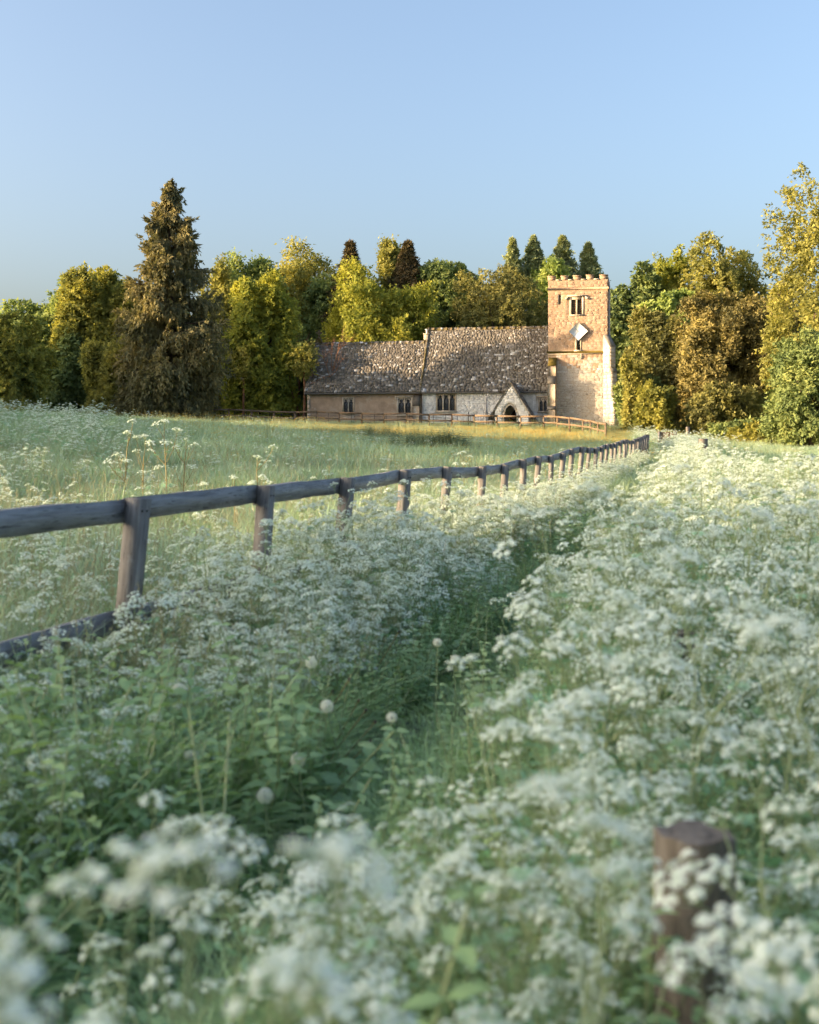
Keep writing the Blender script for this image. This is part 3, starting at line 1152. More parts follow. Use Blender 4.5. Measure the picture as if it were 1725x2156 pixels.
so = MB().box((a + .03, TV + .14, (c + d) / 2), (.06, .26, d - c)).box((b - .03, TV + .14, (c + d) / 2), (.06, .26, d - c)).build('slit_window', M['ashlar'], church)
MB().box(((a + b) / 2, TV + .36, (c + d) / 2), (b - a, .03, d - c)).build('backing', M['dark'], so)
for q in range(8):
    MB().box(((a + b) / 2, TV + .18, c + .06 + (d - c - .1) * q / 7), (b - a - .13, .16, .028), rot=Matrix.Rotation(R(38), 4, 'X')).build('louvre', M['louvre'], so)
a, b, c, d = low
lo_ = MB().box((a + .07, TV + .12, (c + d) / 2), (.14, .3, d - c)).box((b - .05, TV + .12, (c + d) / 2), (.1, .3, d - c)).box(((a + b) / 2, TV + .08, c - .03), (b - a + .2, .34, .09)).build('lancet_window', M['ashlar'], church)
MB().box(((a + b) / 2, TV + .32, (c + d) / 2), (b - a, .03, d - c)).build('pane', M['glass'], lo_)
gb = MB()
for q in range(5):
    gb.box(((a + b) / 2, TV + .30, c + .12 + q * .22), (b - a - .22, .015, .02))
gb.box(((a + b) / 2 + .02, TV + .297, (c + d) / 2), (.02, .012, d - c))
gb.build('leading', M['lead'], lo_)
# square white dial board set on its corner
dcx, dcw = U(1217.5, TV - .2), W(698, 2, TV - .2)
hd = .76
di = MB()
di.prism([(-hd, 0), (0, -hd), (hd, 0), (0, hd)], -.05, .05)
for v in di.v:
    v += np.array([0, 0, 0], np.float32)
dial = di.build('sundial', M['board_edge'], church, loc=(dcx, TV - .20, dcw))
MB().prism([(-hd + .035, .0), (0, -hd + .035), (hd - .03, 0), (0, hd - .03)], -.065, -.045).build('dial_face', M['board'], dial)
for s in ((-1, 1), (-1, -1)):
    MB().box((s[0] * hd / 2 * .99, -.06, s[1] * hd / 2 * .99), (hd * 1.36, .04, .028), rot=Matrix.Rotation(R(-45 * s[0] * s[1]), 4, 'Y')).build('dial_rim', M['board_edge'], dial)
mk = MB()
for q, (dx, wd, ht) in enumerate([(-.20, .05, .04), (-.13, .035, .05), (-.07, .05, .028), (-.01, .05, .05), (.06, .05, .035), (.12, .045, .05), (.19, .06, .035)]):
    mk.box((dx + .02, -.068, -.005), (wd * .55, .004, ht * .35))
    mk.box((dx + .02 - wd * .25, -.0685, .006), (.012, .004, ht * .7))
mk.build('faint_lettering', M['markpale'], dial)
mk = MB()
mk.box((.50, -.068, .05), (.10, .004, .022), rot=Matrix.Rotation(R(62), 4, 'Y'))
mk.box((.545, -.0685, .045), (.11, .004, .022), rot=Matrix.Rotation(R(-66), 4, 'Y'))
mk.box((.522, -.069, .03), (.05, .004, .016))
mk.box((.55, -.068, -.06), (.15, .004, .018), rot=Matrix.Rotation(R(-45), 4, 'Y'))
mk.box((.28, -.068, .33), (.13, .004, .012), rot=Matrix.Rotation(R(45), 4, 'Y'))
mk.build('dial_marks', M['mark'], dial)
MB().tube([(0, -.06, .02), (0, -.30, -.25)], [.012, .006], 5).build('gnomon', M['iron'], dial)
for s, uu, ww in ((0, -.68, 0), (1, .72, 0), (2, 0, -.66)):
    MB().box((uu, .09, ww), (.07, .14, .07)).build('bracket', M['iron'], dial)
# carved medallion
md = MB()
an = np.linspace(0, 2 * np.pi, 20, endpoint=False)
md.prism([(.205 * math.cos(t), .205 * math.sin(t)) for t in an], -.11, .1)
md.prism([(.155 * math.cos(t), .155 * math.sin(t)) for t in an], -.135, -.10)
for q in range(6):
    t = q * 1.05
    md.box((.09 * math.cos(t), -.14, .09 * math.sin(t)), (.06, .03, .05))
md.build('medallion', M['ashlar'], church, loc=(U(1220.5, TV), TV, W(751, 2, TV)))

# tower buttresses
u0, u1 = btl
bl = buttress('buttress', u0, u1, TV, [(WG, W(862, 1, TV - 1.5), 1.55, .16, 1.42), (W(862, 1, TV - 1.5), W(808, 1, TV - 1.3), 1.42, .55, .80), (W(808, 1, TV - 1.3) + .3, W(770, 1, TV - .8), .80, .62, .05)], M['buttress'])
weathering(bl, u0, u1, TV, W(770, 1, TV - .8), .80, .05, .62, M['moss'])
weathering(bl, u0, u1, TV, W(808, 1, TV - 1.3), 1.42, .80, .55, M['slate'])
weathering(bl, u0, u1, TV, W(862, 1, TV - 1.5), 1.55, 1.42, .16, M['slate'])
# diagonal corner buttress at the right: built in its own frame and turned 45 degrees
cb = empty('corner_buttress')
COL.objects.unlink(cb)
stages = [(WG, 2.0, 1.20, .45, .92), (2.0, 4.1, .92, .28, .76), (4.1, 6.15, .76, .95, .05)]
bm = MB()
wth = .54
for (wb, wt, p, sh, pn) in stages:
    m = MB()
    m.prism([(.15, wb - .02), (-p, wb - .02), (-p, wt), (-pn, wt + sh), (.15, wt + sh)], 0, 1)
    x = m.v[0]
    bm.add(np.stack([-wth / 2 + x[:, 1] * wth, x[:, 0], x[:, 2]], -1), np.zeros((0, 4)))
    base = bm.n - len(x)
    for f, mm in m.f[1:]:
        bm.f.append((f + base, 0))
cbo = bm.build('buttress', M['tower_low'], church, loc=(t1 - .12, TV + .12, 0))
cbo.rotation_euler = (0, 0, R(45))
for (wb, wt, p, sh, pn) in stages:
    wob = weathering(cbo, -wth / 2, wth / 2, 0, wt, p, pn, sh, M['slate'])
bpy.data.objects.remove(cb)
# stones on the corner buttress
its = []
rs = np.random.default_rng(21)
for (wb, wt, p, sh, pn) in stages:
    w = max(wb, -.3)
    while w < wt - .1:
        h = min(rs.uniform(.24, .4), wt - w)
        its.append(Matrix.Translation((0, -p - .015, w + h / 2)) @ Matrix.Diagonal((wth - .02, .05, h - .025, 1)))
        vv = -p
        while vv < -.05:
            l = min(rs.uniform(.35, .6), -vv)
            for s in (-1, 1):
                its.append(Matrix.Translation((s * (wth / 2 + .012), vv + l / 2, w + h / 2)) @ Matrix.Rotation(s * math.pi / 2, 4, 'Z') @ Matrix.Diagonal((l - .02, .05, h - .025, 1)))
            vv += l
        w += h
place_pieces(its, BLOCKS, BLOCKF, 'stone', 'stones', M['tower_low'], cbo, 0)
# plinth roughness and pipe on the shaded side of the tower
MB().tube([(t1 + .10, TV + 1.3, TC - .3), (t1 + .10, TV + 1.3, 6.0)], .05, 8).build('downpipe', M['pipe'], church)

# ------------------------------------------------------------------ trees
def leaf_quads(S, Dr, L, m, ls, droop, rg, spread=.28, narrow=.34, up=.5, align=0.0, face=None):
    """leaves set alternately along twigs.  S, Dr, L: twig start, direction, length"""
    n = len(S)
    t = np.linspace(.12, 1, m)[None, :, None]
    P = S[:, None] + Dr[:, None] * (L[:, None, None] * t)
    P[..., 2] -= (droop * L[:, None] * t[..., 0] ** 2)
    rv = rg.normal(size=(n, 3))
    side = nrm(np.cross(Dr, rv))
    sg = np.where(np.arange(m) % 2, 1., -1.)[None, :, None]
    P = P + side[:, None] * sg * (spread * L[:, None, None]) * (1.05 - t * .8) + rg.normal(size=(n, m, 3)) * (.10 * L[:, None, None])
    a = Dr[:, None] * (.55 + align) + side[:, None] * sg * (.8 - .45 * align) + rg.normal(size=(n, m, 3)) * (.45 - .2 * align)
    a[..., 2] -= droop * .8
    a = nrm(a)
    nn = rg.normal(size=(n, m, 3)) * .62
    nn[..., 2] += up
    if face is not None:
        nn = nn + face[:, None] * .95
    b = nrm(np.cross(a, nn))
    l = (ls * rg.uniform(.65, 1.35, (n, m)))[..., None]
    v = np.stack([P - b * l * narrow, P + b * l * narrow, P + a * l], 2)
    v = v.reshape(-1, 3)
    f = np.arange(len(v)).reshape(-1, 3)
    return v, f


def sphere_dirs(n, rg, upb=0.0):
    d = rg.normal(size=(n, 3))
    d[:, 2] += upb
    return nrm(d)


def make_tree(name, label, x0, x1, ytop, ybase, Y, mat, n=1700, m=12, ls=.30, kind='broad', seed=0, group=None, depth=None,
              lumps=26, lump_r=.34, droop=.15, twig=.9, bark='bark', trunk=True, shape=.5, cat='tree', upb=.35, narrow=.34, trunk_r=None, low=.0, hollow=.55, mix2=None):
    """x0..x1, ytop, ybase: outline in the view; Y: distance.  The tree stands on the ground there with its own depth."""
    rg = np.random.default_rng(seed + 100)
    cx = DX((x0 + x1) / 2, Y)
    hw = (x1 - x0) / 2 * Y / F
    gz = float(H(cx, Y))
    zt = DZ(ytop, Y) - gz
    zb = max(DZ(ybase, Y) - gz, 0.0)
    hd = depth if depth else hw * .95
    root = empty(name, (cx, Y, gz), 0)
    tag(root, label, cat, group)
    crown = MB()
    limbs = MB()
    tw = twig
    if kind == 'broad':
        hw *= 1.16
        hd *= 1.05
        if zb < 4.5:
            zb = -.28 * zt
    hgt = zt - zb
    tr = trunk_r or (.10 + .016 * zt)
    if kind == 'broad':
        C = np.array([0, 0, zb + hgt * (.5 + .06 * (shape - .5))])
        cs_, rs_ = [], []
        # a shell of lumps over an ellipsoid; wider in the middle
        for i in range(lumps):
            for _ in range(60):
                d = sphere_dirs(1, rg, .12)[0]
                q = rg.uniform(.45, .78)
                p = d * q
                if all(np.linalg.norm((p - o) * 1.0) > .22 for o in cs_):
                    break
            cs_.append(p)
            rs_.append(rg.uniform(.75, 1.25) * lump_r)
        cs_ = np.array(cs_)
        rs_ = np.array(rs_)
        wgt = rs_ ** 2
        pick = rg.choice(len(cs_), n, p=wgt / wgt.sum())
        d = sphere_dirs(n, rg, upb * .5)
        rr = rg.uniform(hollow, 1.0, n) ** .6
        pts = cs_[pick] + d * (rs_[pick] * rr)[:, None]
        E = np.array([hw, hd, hgt / 2])
        # keep inside the outline
        ln = np.linalg.norm(pts, axis=1)
        pts = pts / np.maximum(ln, 1.0)[:, None]
        # crowns stay broad towards the ground
        ln = np.linalg.norm(pts, axis=1)
        bl = np.clip(-pts[:, 2] * 1.6 + .35, .8, 1)[:, None]
        rad = np.sqrt(pts[:, 0] ** 2 + pts[:, 1] ** 2)
        cub = ln / np.maximum((rad ** 4 + np.abs(pts[:, 2]) ** 4) ** .25, 1e-6)
        pts = pts * (1 + (np.minimum(cub, 1.19) - 1)[:, None] * bl)
        S = pts * E + C
        out = nrm(pts * np.array([1 / hw, 1 / hd, 2 / hgt]) * hw)
        Dr = nrm(out * .7 + d * .7 + rg.normal(size=(n, 3)) * .35 + np.array([0, 0, upb]))
        L = tw * rg.uniform(.55, 1.25, n)
        L = np.where(rg.random(n) < .07, L * 1.5, L)
        S = S - Dr * L[:, None] * .62
        kk = S[:, 2] > .1
        S, Dr, L, out = S[kk], Dr[kk], L[kk], out[kk]
        v, f = leaf_quads(S, Dr, L, int(m * 1.75), ls * .92, droop, rg, narrow=narrow * 1.15, face=out, up=.35)
        v[:, 2] = np.maximum(v[:, 2], .03)
        crown.add(v, f)
        if trunk:
            zb, hgt = max(zb, 0), hgt + min(zb, 0)
            top = zb + hgt * .62
            wob = rg.normal(size=(6, 2)) * .03 * hgt
            wob[0] = 0
            pth = np.stack([np.cumsum(wob[:, 0]) * .4, np.cumsum(wob[:, 1]) * .4, np.linspace(-.15, top, 6)], -1)
            limbs.tube(pth, np.linspace(tr, tr * .35, 6), 7)
            for i in range(min(11, lumps)):
                c = cs_[i] * E + C
                c[2] = max(c[2], .8)
                s = pth[rg.integers(2, 5)]
                mid = (s + c) / 2 + np.array([0, 0, .06 * hgt])
                limbs.tube([s, mid, c], [tr * .42, tr * .26, tr * .10], 5)
    elif kind == 'weeping':
        nb = n
        nbg = 66
        bh = (np.arange(nbg) + rg.random(nbg)) / nbg
        bh = bh ** 1.02
        ba = np.arange(nbg) * 2.39996 + rg.normal(size=nbg) * .3
        br = rg.uniform(.72, 1.12, nbg)
        pk = np.concatenate([np.arange(nbg), rg.choice(nbg, nb - nbg, p=(1.25 - bh) / (1.25 - bh).sum())])
        hs = np.clip(bh[pk] + rg.normal(size=nb) * .006, 0, 1)
        az = ba[pk] + rg.normal(size=nb) * .24
        prof = np.interp(hs, [0, .08, .36, .5, .67, .8, .92, 1], [.78, .92, .92, .79, .56, .37, .19, .03])
        Rr = prof * br[pk] * rg.uniform(.62, 1.06, nb)
        outd = np.stack([np.cos(az), np.sin(az), np.zeros(nb)], -1)
        base = np.stack([np.zeros(nb), np.zeros(nb), zb + hs * hgt * .985], -1)
        Ss, Ds, Ls = [], [], []
        for s in np.linspace(.22, 1.0, 14):
            p = base + outd * (Rr * s)[:, None] * np.array([hw, hd, 1])
            p[:, 2] += (-.34 * s + .26 * s * s) * Rr * hw
            p += rg.normal(size=p.shape) * .12
            Ss.append(p)
            dd = outd * .35 + rg.normal(size=p.shape) * .22
            dd[:, 2] -= .95
            Ds.append(nrm(dd))
            Ls.append(tw * rg.uniform(.45, 1.35, nb) * (.50 + .7 * (1 - hs)))
        # upswept branch ends
        p = base + outd * (Rr * 1.0)[:, None] * np.array([hw, hd, 1])
        p[:, 2] += -.08 * Rr * hw
        Ss.append(p)
        dd = outd * .8 + rg.normal(size=p.shape) * .25
        dd[:, 2] += .25
        Ds.append(nrm(dd))
        Ls.append(.5 * tw * rg.uniform(.5, 1.2, nb))
        S = np.concatenate(Ss)
        Dr = np.concatenate(Ds)
        L = np.concatenate(Ls)
        v, f = leaf_quads(S, Dr, L, m + 5, ls, .0, rg, spread=.085, narrow=narrow, up=.1, align=.8)
        v[:, 2] = np.maximum(v[:, 2], .05)
        crown.add(v, f)
        lead = np.array([[0, 0, -.2], [.05, 0, hgt * .4], [-.03, .03, hgt * .75], [.02, 0, zt * .97], [.12, 0, zt]])
        limbs.tube(lead, [tr * 1.2, tr * .8, tr * .45, tr * .12, .015], 8)
        for i in range(0, nb, 3):
            e = base[i] + outd[i] * Rr[i] * np.array([hw, hd, 1])
            e[2] += -.03 * Rr[i] * hw
            mid = base[i] + outd[i] * Rr[i] * .5 * np.array([hw, hd, 1])
            mid[2] -= .06 * Rr[i] * hw
            limbs.tube([base[i], mid, e], [.05, .035, .012], 4)
    elif kind == 'spire':
        # narrow conifer: tiers of short upswept branches
        nb = n
        hs = rg.random(nb) ** .85
        az = rg.uniform(0, 2 * np.pi, nb)
        prof = np.interp(hs, [0, .1, .4, .75, .92, 1], [.8, 1.0, .72, .34, .12, .01])
        tier = .80 + .32 * np.sin(hs * 2 * np.pi * 7 + az * 1.0 + seed)
        Rr = prof * tier * rg.uniform(.65, 1.15, nb)
        outd = np.stack([np.cos(az), np.sin(az), np.zeros(nb)], -1)
        base = np.stack([np.zeros(nb), np.zeros(nb), zb + hs * hgt * .98], -1)
        Ss, Ds, Ls = [], [], []
        for s in (.35, .6, .85, 1.0):
            p = base + outd * (Rr * s)[:, None] * np.array([hw, hd, 1])
            p[:, 2] += shape * (s - .4) * Rr * hw
            Ss.append(p)
            dd = outd * .9 + rg.normal(size=p.shape) * .35
            dd[:, 2] += upb
            Ds.append(nrm(dd))
            Ls.append(tw * rg.uniform(.5, 1.2, nb) * (.22 + .95 * (1 - hs)))
        S, Dr, L = np.concatenate(Ss), np.concatenate(Ds), np.concatenate(Ls)
        v, f = leaf_quads(S, Dr, L, m + 6, ls, droop, rg, spread=.2, narrow=narrow)
        v[:, 2] = np.maximum(v[:, 2], .05)
        crown.add(v, f)
        limbs.tube([[0, 0, -.2], [0, 0, zt * .5], [0, 0, zt * 1.0]], [tr, tr * .6, .02], 7)
    limbs.build('trunk', M[bark], root, smooth=True)
    crown.build('crown', M[mat], root)
    return root


# --- left group
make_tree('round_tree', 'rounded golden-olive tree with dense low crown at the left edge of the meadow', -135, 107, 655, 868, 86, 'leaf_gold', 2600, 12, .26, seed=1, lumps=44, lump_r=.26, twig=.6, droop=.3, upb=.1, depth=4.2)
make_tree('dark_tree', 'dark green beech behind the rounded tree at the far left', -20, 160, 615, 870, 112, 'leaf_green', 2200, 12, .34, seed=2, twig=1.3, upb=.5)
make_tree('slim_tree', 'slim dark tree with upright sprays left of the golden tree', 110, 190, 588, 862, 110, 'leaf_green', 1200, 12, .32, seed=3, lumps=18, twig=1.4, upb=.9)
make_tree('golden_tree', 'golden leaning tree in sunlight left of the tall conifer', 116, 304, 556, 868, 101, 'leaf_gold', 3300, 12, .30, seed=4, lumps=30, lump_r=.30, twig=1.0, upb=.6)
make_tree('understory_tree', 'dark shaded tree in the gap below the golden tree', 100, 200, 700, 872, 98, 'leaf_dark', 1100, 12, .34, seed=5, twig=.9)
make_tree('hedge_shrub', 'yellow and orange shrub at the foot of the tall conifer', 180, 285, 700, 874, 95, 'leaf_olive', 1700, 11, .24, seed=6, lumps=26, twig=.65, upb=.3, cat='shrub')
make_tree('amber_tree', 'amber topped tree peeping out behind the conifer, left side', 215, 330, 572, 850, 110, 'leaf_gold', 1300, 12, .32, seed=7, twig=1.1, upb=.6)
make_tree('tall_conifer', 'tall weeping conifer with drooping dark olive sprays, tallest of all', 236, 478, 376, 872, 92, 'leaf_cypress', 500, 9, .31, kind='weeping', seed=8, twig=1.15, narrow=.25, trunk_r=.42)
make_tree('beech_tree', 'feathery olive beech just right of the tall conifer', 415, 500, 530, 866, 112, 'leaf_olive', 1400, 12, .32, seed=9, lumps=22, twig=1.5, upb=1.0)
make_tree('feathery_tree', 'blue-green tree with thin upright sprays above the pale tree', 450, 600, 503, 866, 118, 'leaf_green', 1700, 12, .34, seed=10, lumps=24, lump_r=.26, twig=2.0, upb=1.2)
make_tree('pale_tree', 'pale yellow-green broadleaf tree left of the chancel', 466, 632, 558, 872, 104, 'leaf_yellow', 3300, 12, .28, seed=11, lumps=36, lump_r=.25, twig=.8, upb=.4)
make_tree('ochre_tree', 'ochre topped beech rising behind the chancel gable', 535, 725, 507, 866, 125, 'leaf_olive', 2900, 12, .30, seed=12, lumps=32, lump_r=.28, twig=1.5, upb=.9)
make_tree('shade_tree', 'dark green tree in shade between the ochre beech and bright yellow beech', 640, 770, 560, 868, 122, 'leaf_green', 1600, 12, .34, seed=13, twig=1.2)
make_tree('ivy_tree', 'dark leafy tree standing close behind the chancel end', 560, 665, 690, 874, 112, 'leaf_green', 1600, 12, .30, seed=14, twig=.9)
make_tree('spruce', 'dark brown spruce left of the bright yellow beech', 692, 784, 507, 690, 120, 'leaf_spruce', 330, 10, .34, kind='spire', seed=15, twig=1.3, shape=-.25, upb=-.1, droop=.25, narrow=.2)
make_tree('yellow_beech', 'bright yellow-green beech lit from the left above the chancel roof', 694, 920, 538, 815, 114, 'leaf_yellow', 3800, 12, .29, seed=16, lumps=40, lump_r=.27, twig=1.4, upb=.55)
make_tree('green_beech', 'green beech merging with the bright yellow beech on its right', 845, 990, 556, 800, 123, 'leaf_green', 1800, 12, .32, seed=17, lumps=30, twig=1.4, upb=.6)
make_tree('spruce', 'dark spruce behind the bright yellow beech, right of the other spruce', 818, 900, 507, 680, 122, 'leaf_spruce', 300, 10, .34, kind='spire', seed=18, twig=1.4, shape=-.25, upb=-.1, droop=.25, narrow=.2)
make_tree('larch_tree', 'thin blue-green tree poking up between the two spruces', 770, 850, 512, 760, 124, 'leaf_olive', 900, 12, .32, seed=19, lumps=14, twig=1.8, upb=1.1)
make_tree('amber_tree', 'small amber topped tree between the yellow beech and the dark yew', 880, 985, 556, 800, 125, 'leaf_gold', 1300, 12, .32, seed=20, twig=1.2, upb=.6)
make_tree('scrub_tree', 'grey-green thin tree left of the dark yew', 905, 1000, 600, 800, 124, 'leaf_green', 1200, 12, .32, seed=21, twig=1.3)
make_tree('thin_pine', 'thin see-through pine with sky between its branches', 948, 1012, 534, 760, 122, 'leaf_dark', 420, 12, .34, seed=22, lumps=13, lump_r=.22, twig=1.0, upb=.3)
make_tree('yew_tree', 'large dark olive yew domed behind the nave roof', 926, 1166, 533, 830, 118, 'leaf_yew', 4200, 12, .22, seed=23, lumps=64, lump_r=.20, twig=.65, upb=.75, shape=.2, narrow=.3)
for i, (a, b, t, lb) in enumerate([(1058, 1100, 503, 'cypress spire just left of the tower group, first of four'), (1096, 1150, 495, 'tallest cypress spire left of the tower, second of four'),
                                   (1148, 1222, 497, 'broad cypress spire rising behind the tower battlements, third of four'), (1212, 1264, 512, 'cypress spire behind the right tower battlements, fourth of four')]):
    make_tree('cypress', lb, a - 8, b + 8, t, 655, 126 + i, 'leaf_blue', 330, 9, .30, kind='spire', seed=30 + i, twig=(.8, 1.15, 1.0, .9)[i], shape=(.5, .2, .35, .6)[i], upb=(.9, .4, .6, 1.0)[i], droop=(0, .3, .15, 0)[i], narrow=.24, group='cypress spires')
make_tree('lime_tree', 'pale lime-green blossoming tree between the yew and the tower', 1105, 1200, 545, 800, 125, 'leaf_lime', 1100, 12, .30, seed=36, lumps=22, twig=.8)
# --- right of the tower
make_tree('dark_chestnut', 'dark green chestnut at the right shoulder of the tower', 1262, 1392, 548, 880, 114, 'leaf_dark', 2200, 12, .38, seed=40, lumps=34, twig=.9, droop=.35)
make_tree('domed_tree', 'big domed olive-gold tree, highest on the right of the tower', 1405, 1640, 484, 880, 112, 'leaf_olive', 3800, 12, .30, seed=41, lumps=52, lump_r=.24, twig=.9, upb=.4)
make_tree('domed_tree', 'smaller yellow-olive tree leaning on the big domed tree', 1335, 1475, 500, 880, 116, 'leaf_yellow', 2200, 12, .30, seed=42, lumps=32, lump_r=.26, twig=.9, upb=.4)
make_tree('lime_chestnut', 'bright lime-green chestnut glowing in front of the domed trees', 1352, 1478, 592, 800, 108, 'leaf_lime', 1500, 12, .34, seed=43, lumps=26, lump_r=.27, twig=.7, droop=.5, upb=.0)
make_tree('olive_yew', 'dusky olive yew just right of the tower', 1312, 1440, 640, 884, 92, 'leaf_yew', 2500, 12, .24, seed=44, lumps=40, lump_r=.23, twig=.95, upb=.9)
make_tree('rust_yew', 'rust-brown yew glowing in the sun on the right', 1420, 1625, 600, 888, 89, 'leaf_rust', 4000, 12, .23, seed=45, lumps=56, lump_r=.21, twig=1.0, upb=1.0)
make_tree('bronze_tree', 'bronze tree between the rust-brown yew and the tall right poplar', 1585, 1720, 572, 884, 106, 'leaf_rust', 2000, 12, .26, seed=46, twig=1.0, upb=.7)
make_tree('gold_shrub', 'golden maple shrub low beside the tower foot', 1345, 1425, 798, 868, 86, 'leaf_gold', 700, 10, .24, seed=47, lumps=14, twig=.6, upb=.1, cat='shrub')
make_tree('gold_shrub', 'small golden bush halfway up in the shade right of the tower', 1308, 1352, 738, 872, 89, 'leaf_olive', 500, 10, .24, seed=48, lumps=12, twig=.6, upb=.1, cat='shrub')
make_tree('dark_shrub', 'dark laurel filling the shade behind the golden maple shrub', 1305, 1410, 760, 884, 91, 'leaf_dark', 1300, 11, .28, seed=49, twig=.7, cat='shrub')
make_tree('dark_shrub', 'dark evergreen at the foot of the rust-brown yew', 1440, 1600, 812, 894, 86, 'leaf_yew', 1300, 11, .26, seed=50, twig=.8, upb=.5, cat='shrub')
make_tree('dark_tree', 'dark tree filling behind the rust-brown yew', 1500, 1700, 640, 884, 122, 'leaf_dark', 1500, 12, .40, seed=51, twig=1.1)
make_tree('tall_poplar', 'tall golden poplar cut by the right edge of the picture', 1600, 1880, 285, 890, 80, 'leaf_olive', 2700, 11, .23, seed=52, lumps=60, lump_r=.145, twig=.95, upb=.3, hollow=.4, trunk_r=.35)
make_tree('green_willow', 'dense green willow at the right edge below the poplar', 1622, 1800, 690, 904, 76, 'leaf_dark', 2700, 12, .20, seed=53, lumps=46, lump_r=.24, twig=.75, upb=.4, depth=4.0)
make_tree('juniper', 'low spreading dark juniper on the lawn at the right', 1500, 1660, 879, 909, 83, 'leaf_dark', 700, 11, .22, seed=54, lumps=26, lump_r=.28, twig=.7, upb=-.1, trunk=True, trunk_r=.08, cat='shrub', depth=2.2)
make_tree('golden_juniper', 'small golden spreading juniper in front of the dark one', 1535, 1612, 889, 912, 80, 'leaf_gold', 330, 11, .20, seed=55, lumps=16, lump_r=.3, twig=.55, upb=-.1, trunk_r=.06, cat='shrub', depth=1.4)
for i, (a_, b_, t_, lb) in enumerate([(-60, 120, 640, 'far dark tree closing the gap behind the rounded tree at the left edge'), (90, 260, 650, 'far dark tree behind the golden tree'), (250, 470, 640, 'far dark tree behind the tall conifer'),
                                      (430, 620, 600, 'far dark tree behind the pale yellow-green tree'), (590, 800, 600, 'far dark tree behind the chancel'), (780, 960, 590, 'far dark tree behind the green beech'),
                                      (930, 1160, 620, 'far dark tree behind the dark yew'), (1150, 1340, 610, 'far dark tree behind the tower'), (1580, 1800, 610, 'far dark tree behind the willow at the right edge')]):
    make_tree('far_tree', lb, a_, b_, t_, 880, 132 + (i % 3), 'leaf_green' if i % 2 else 'leaf_dark', 1300, 11, .46, seed=400 + i, twig=1.3, group='far trees closing the view')
# bare shrub by the chancel gable
bare = empty('bare_tree', (DX(640, 103.5), 103.5, float(H(DX(640, 103.5), 103.5))))
tag(bare, 'nearly bare reddish branching tree at the chancel gable end', 'tree')
bm = MB()
rb = np.random.default_rng(77)
def grow(p, d, l, r, k):
    e = p + d * l
    mid = (p + e) / 2 + rb.normal(size=3) * .05 * l
    bm.tube([p, mid, e], [r, r * .8, r * .6], 5)
    if k == 0:
        return
    for _ in range(3 if k > 1 else 4):
        nd = nrm(d + rb.normal(size=3) * .42 + np.array([0, 0, .12]))
        grow(e, nd, l * rb.uniform(.55, .8), r * .58, k - 1)
for q in range(3):
    grow(np.array([rb.normal() * .25, rb.normal() * .2, -.1]), nrm(np.array([rb.normal() * .12, rb.normal() * .1, 1.])), 3.2, .09, 4)
bm.build('trunk', M['redbark'], bare, smooth=True)
# slender red trunks rising in front of the trees left of the church
for i, (x, yt, lb) in enumerate([(640, 745, 'slim reddish trunk beside the chancel corner'), (512, 750, 'slim reddish trunk under the pale yellow-green tree')]):
    Y = 101.5
    g = float(H(DX(x, Y), Y))
    tt = empty('slim_trunk_tree', (DX(x, Y), Y, g))
    tag(tt, lb, 'tree')
    hgt = DZ(yt, Y) - g
    MB().tube([[0, 0, -.1], [.05, 0, hgt * .5], [-.04, 0, hgt]], [.13, .10, .05], 6).build('trunk', M['redbark'], tt, smooth=True)
    rg = np.random.default_rng(300 + i)
    n = 160
    S = np.stack([rg.normal(size=n) * .5, rg.normal(size=n) * .5, hgt * rg.uniform(.7, 1.1, n)], -1)
    v, f = leaf_quads(S, sphere_dirs(n, rg, .3), rg.uniform(.4, .8, n), 10, .24, .1, rg)
    MB().add(v, f).build('crown', M['leaf_olive'], tt)

# woodland outside the left edge: it shades the meadow
wood = MB()
wtr = MB()
wr_ = np.random.default_rng(909)
def wood_tree(x, y, top, rad):
    g = float(H(x, y))
    n = int(300 * (rad / 3) ** 1.2 * max(1, top / 9))
    ln = sphere_dirs(n, wr_, .0) * wr_.uniform(.45, 1, (n, 1)) ** .5
    hh = (top - g)
    S = np.array([x, y, g + hh * .52]) + ln * np.array([rad, rad, hh * .48])
    Dr = nrm(ln + wr_.normal(size=(n, 3)) * .5 + np.array([0, 0, .3]))
    v, f = leaf_quads(S, Dr, wr_.uniform(.7, 1.4, n), 11, .75, .1, wr_, narrow=.5)
    wood.add(v, f)
    wood.tube([[x, y, g - .2], [x, y, g + hh * .6]], [.3, .12], 6, m=1)
yy = -24.0
while yy < 100:
    rad = 3.2
    if yy < -3:
        top = wr_.uniform(10.3, 11.4)
    elif yy < 14:
        top, rad = wr_.uniform(6.4, 7.6), 2.4
    elif yy < 30:
        top = wr_.uniform(8.2, 9.2)
    elif yy < 60:
        top = wr_.uniform(10.4, 11.6)
    elif yy < 79:
        top = 0
    elif yy < 90:
        top = wr_.uniform(13.2, 15.2)
    else:
        top = wr_.uniform(7.5, 9)
    if top:
        wood_tree(-46 + wr_.uniform(-1.2, 1.2), yy, top, rad)
        wood_tree(-52 + wr_.uniform(-1.2, 1.2), yy + 1.4, top + .8, rad)
    yy += rad * 1.1
tag(wood.build('woodland', [M['leaf_green'], M['bark']]), 'belt of trees beyond the left edge of the picture', 'woodland', kind='stuff')

# ------------------------------------------------------------------ fences
frng = np.random.default_rng(31)
FENCE_TOP = 1.15


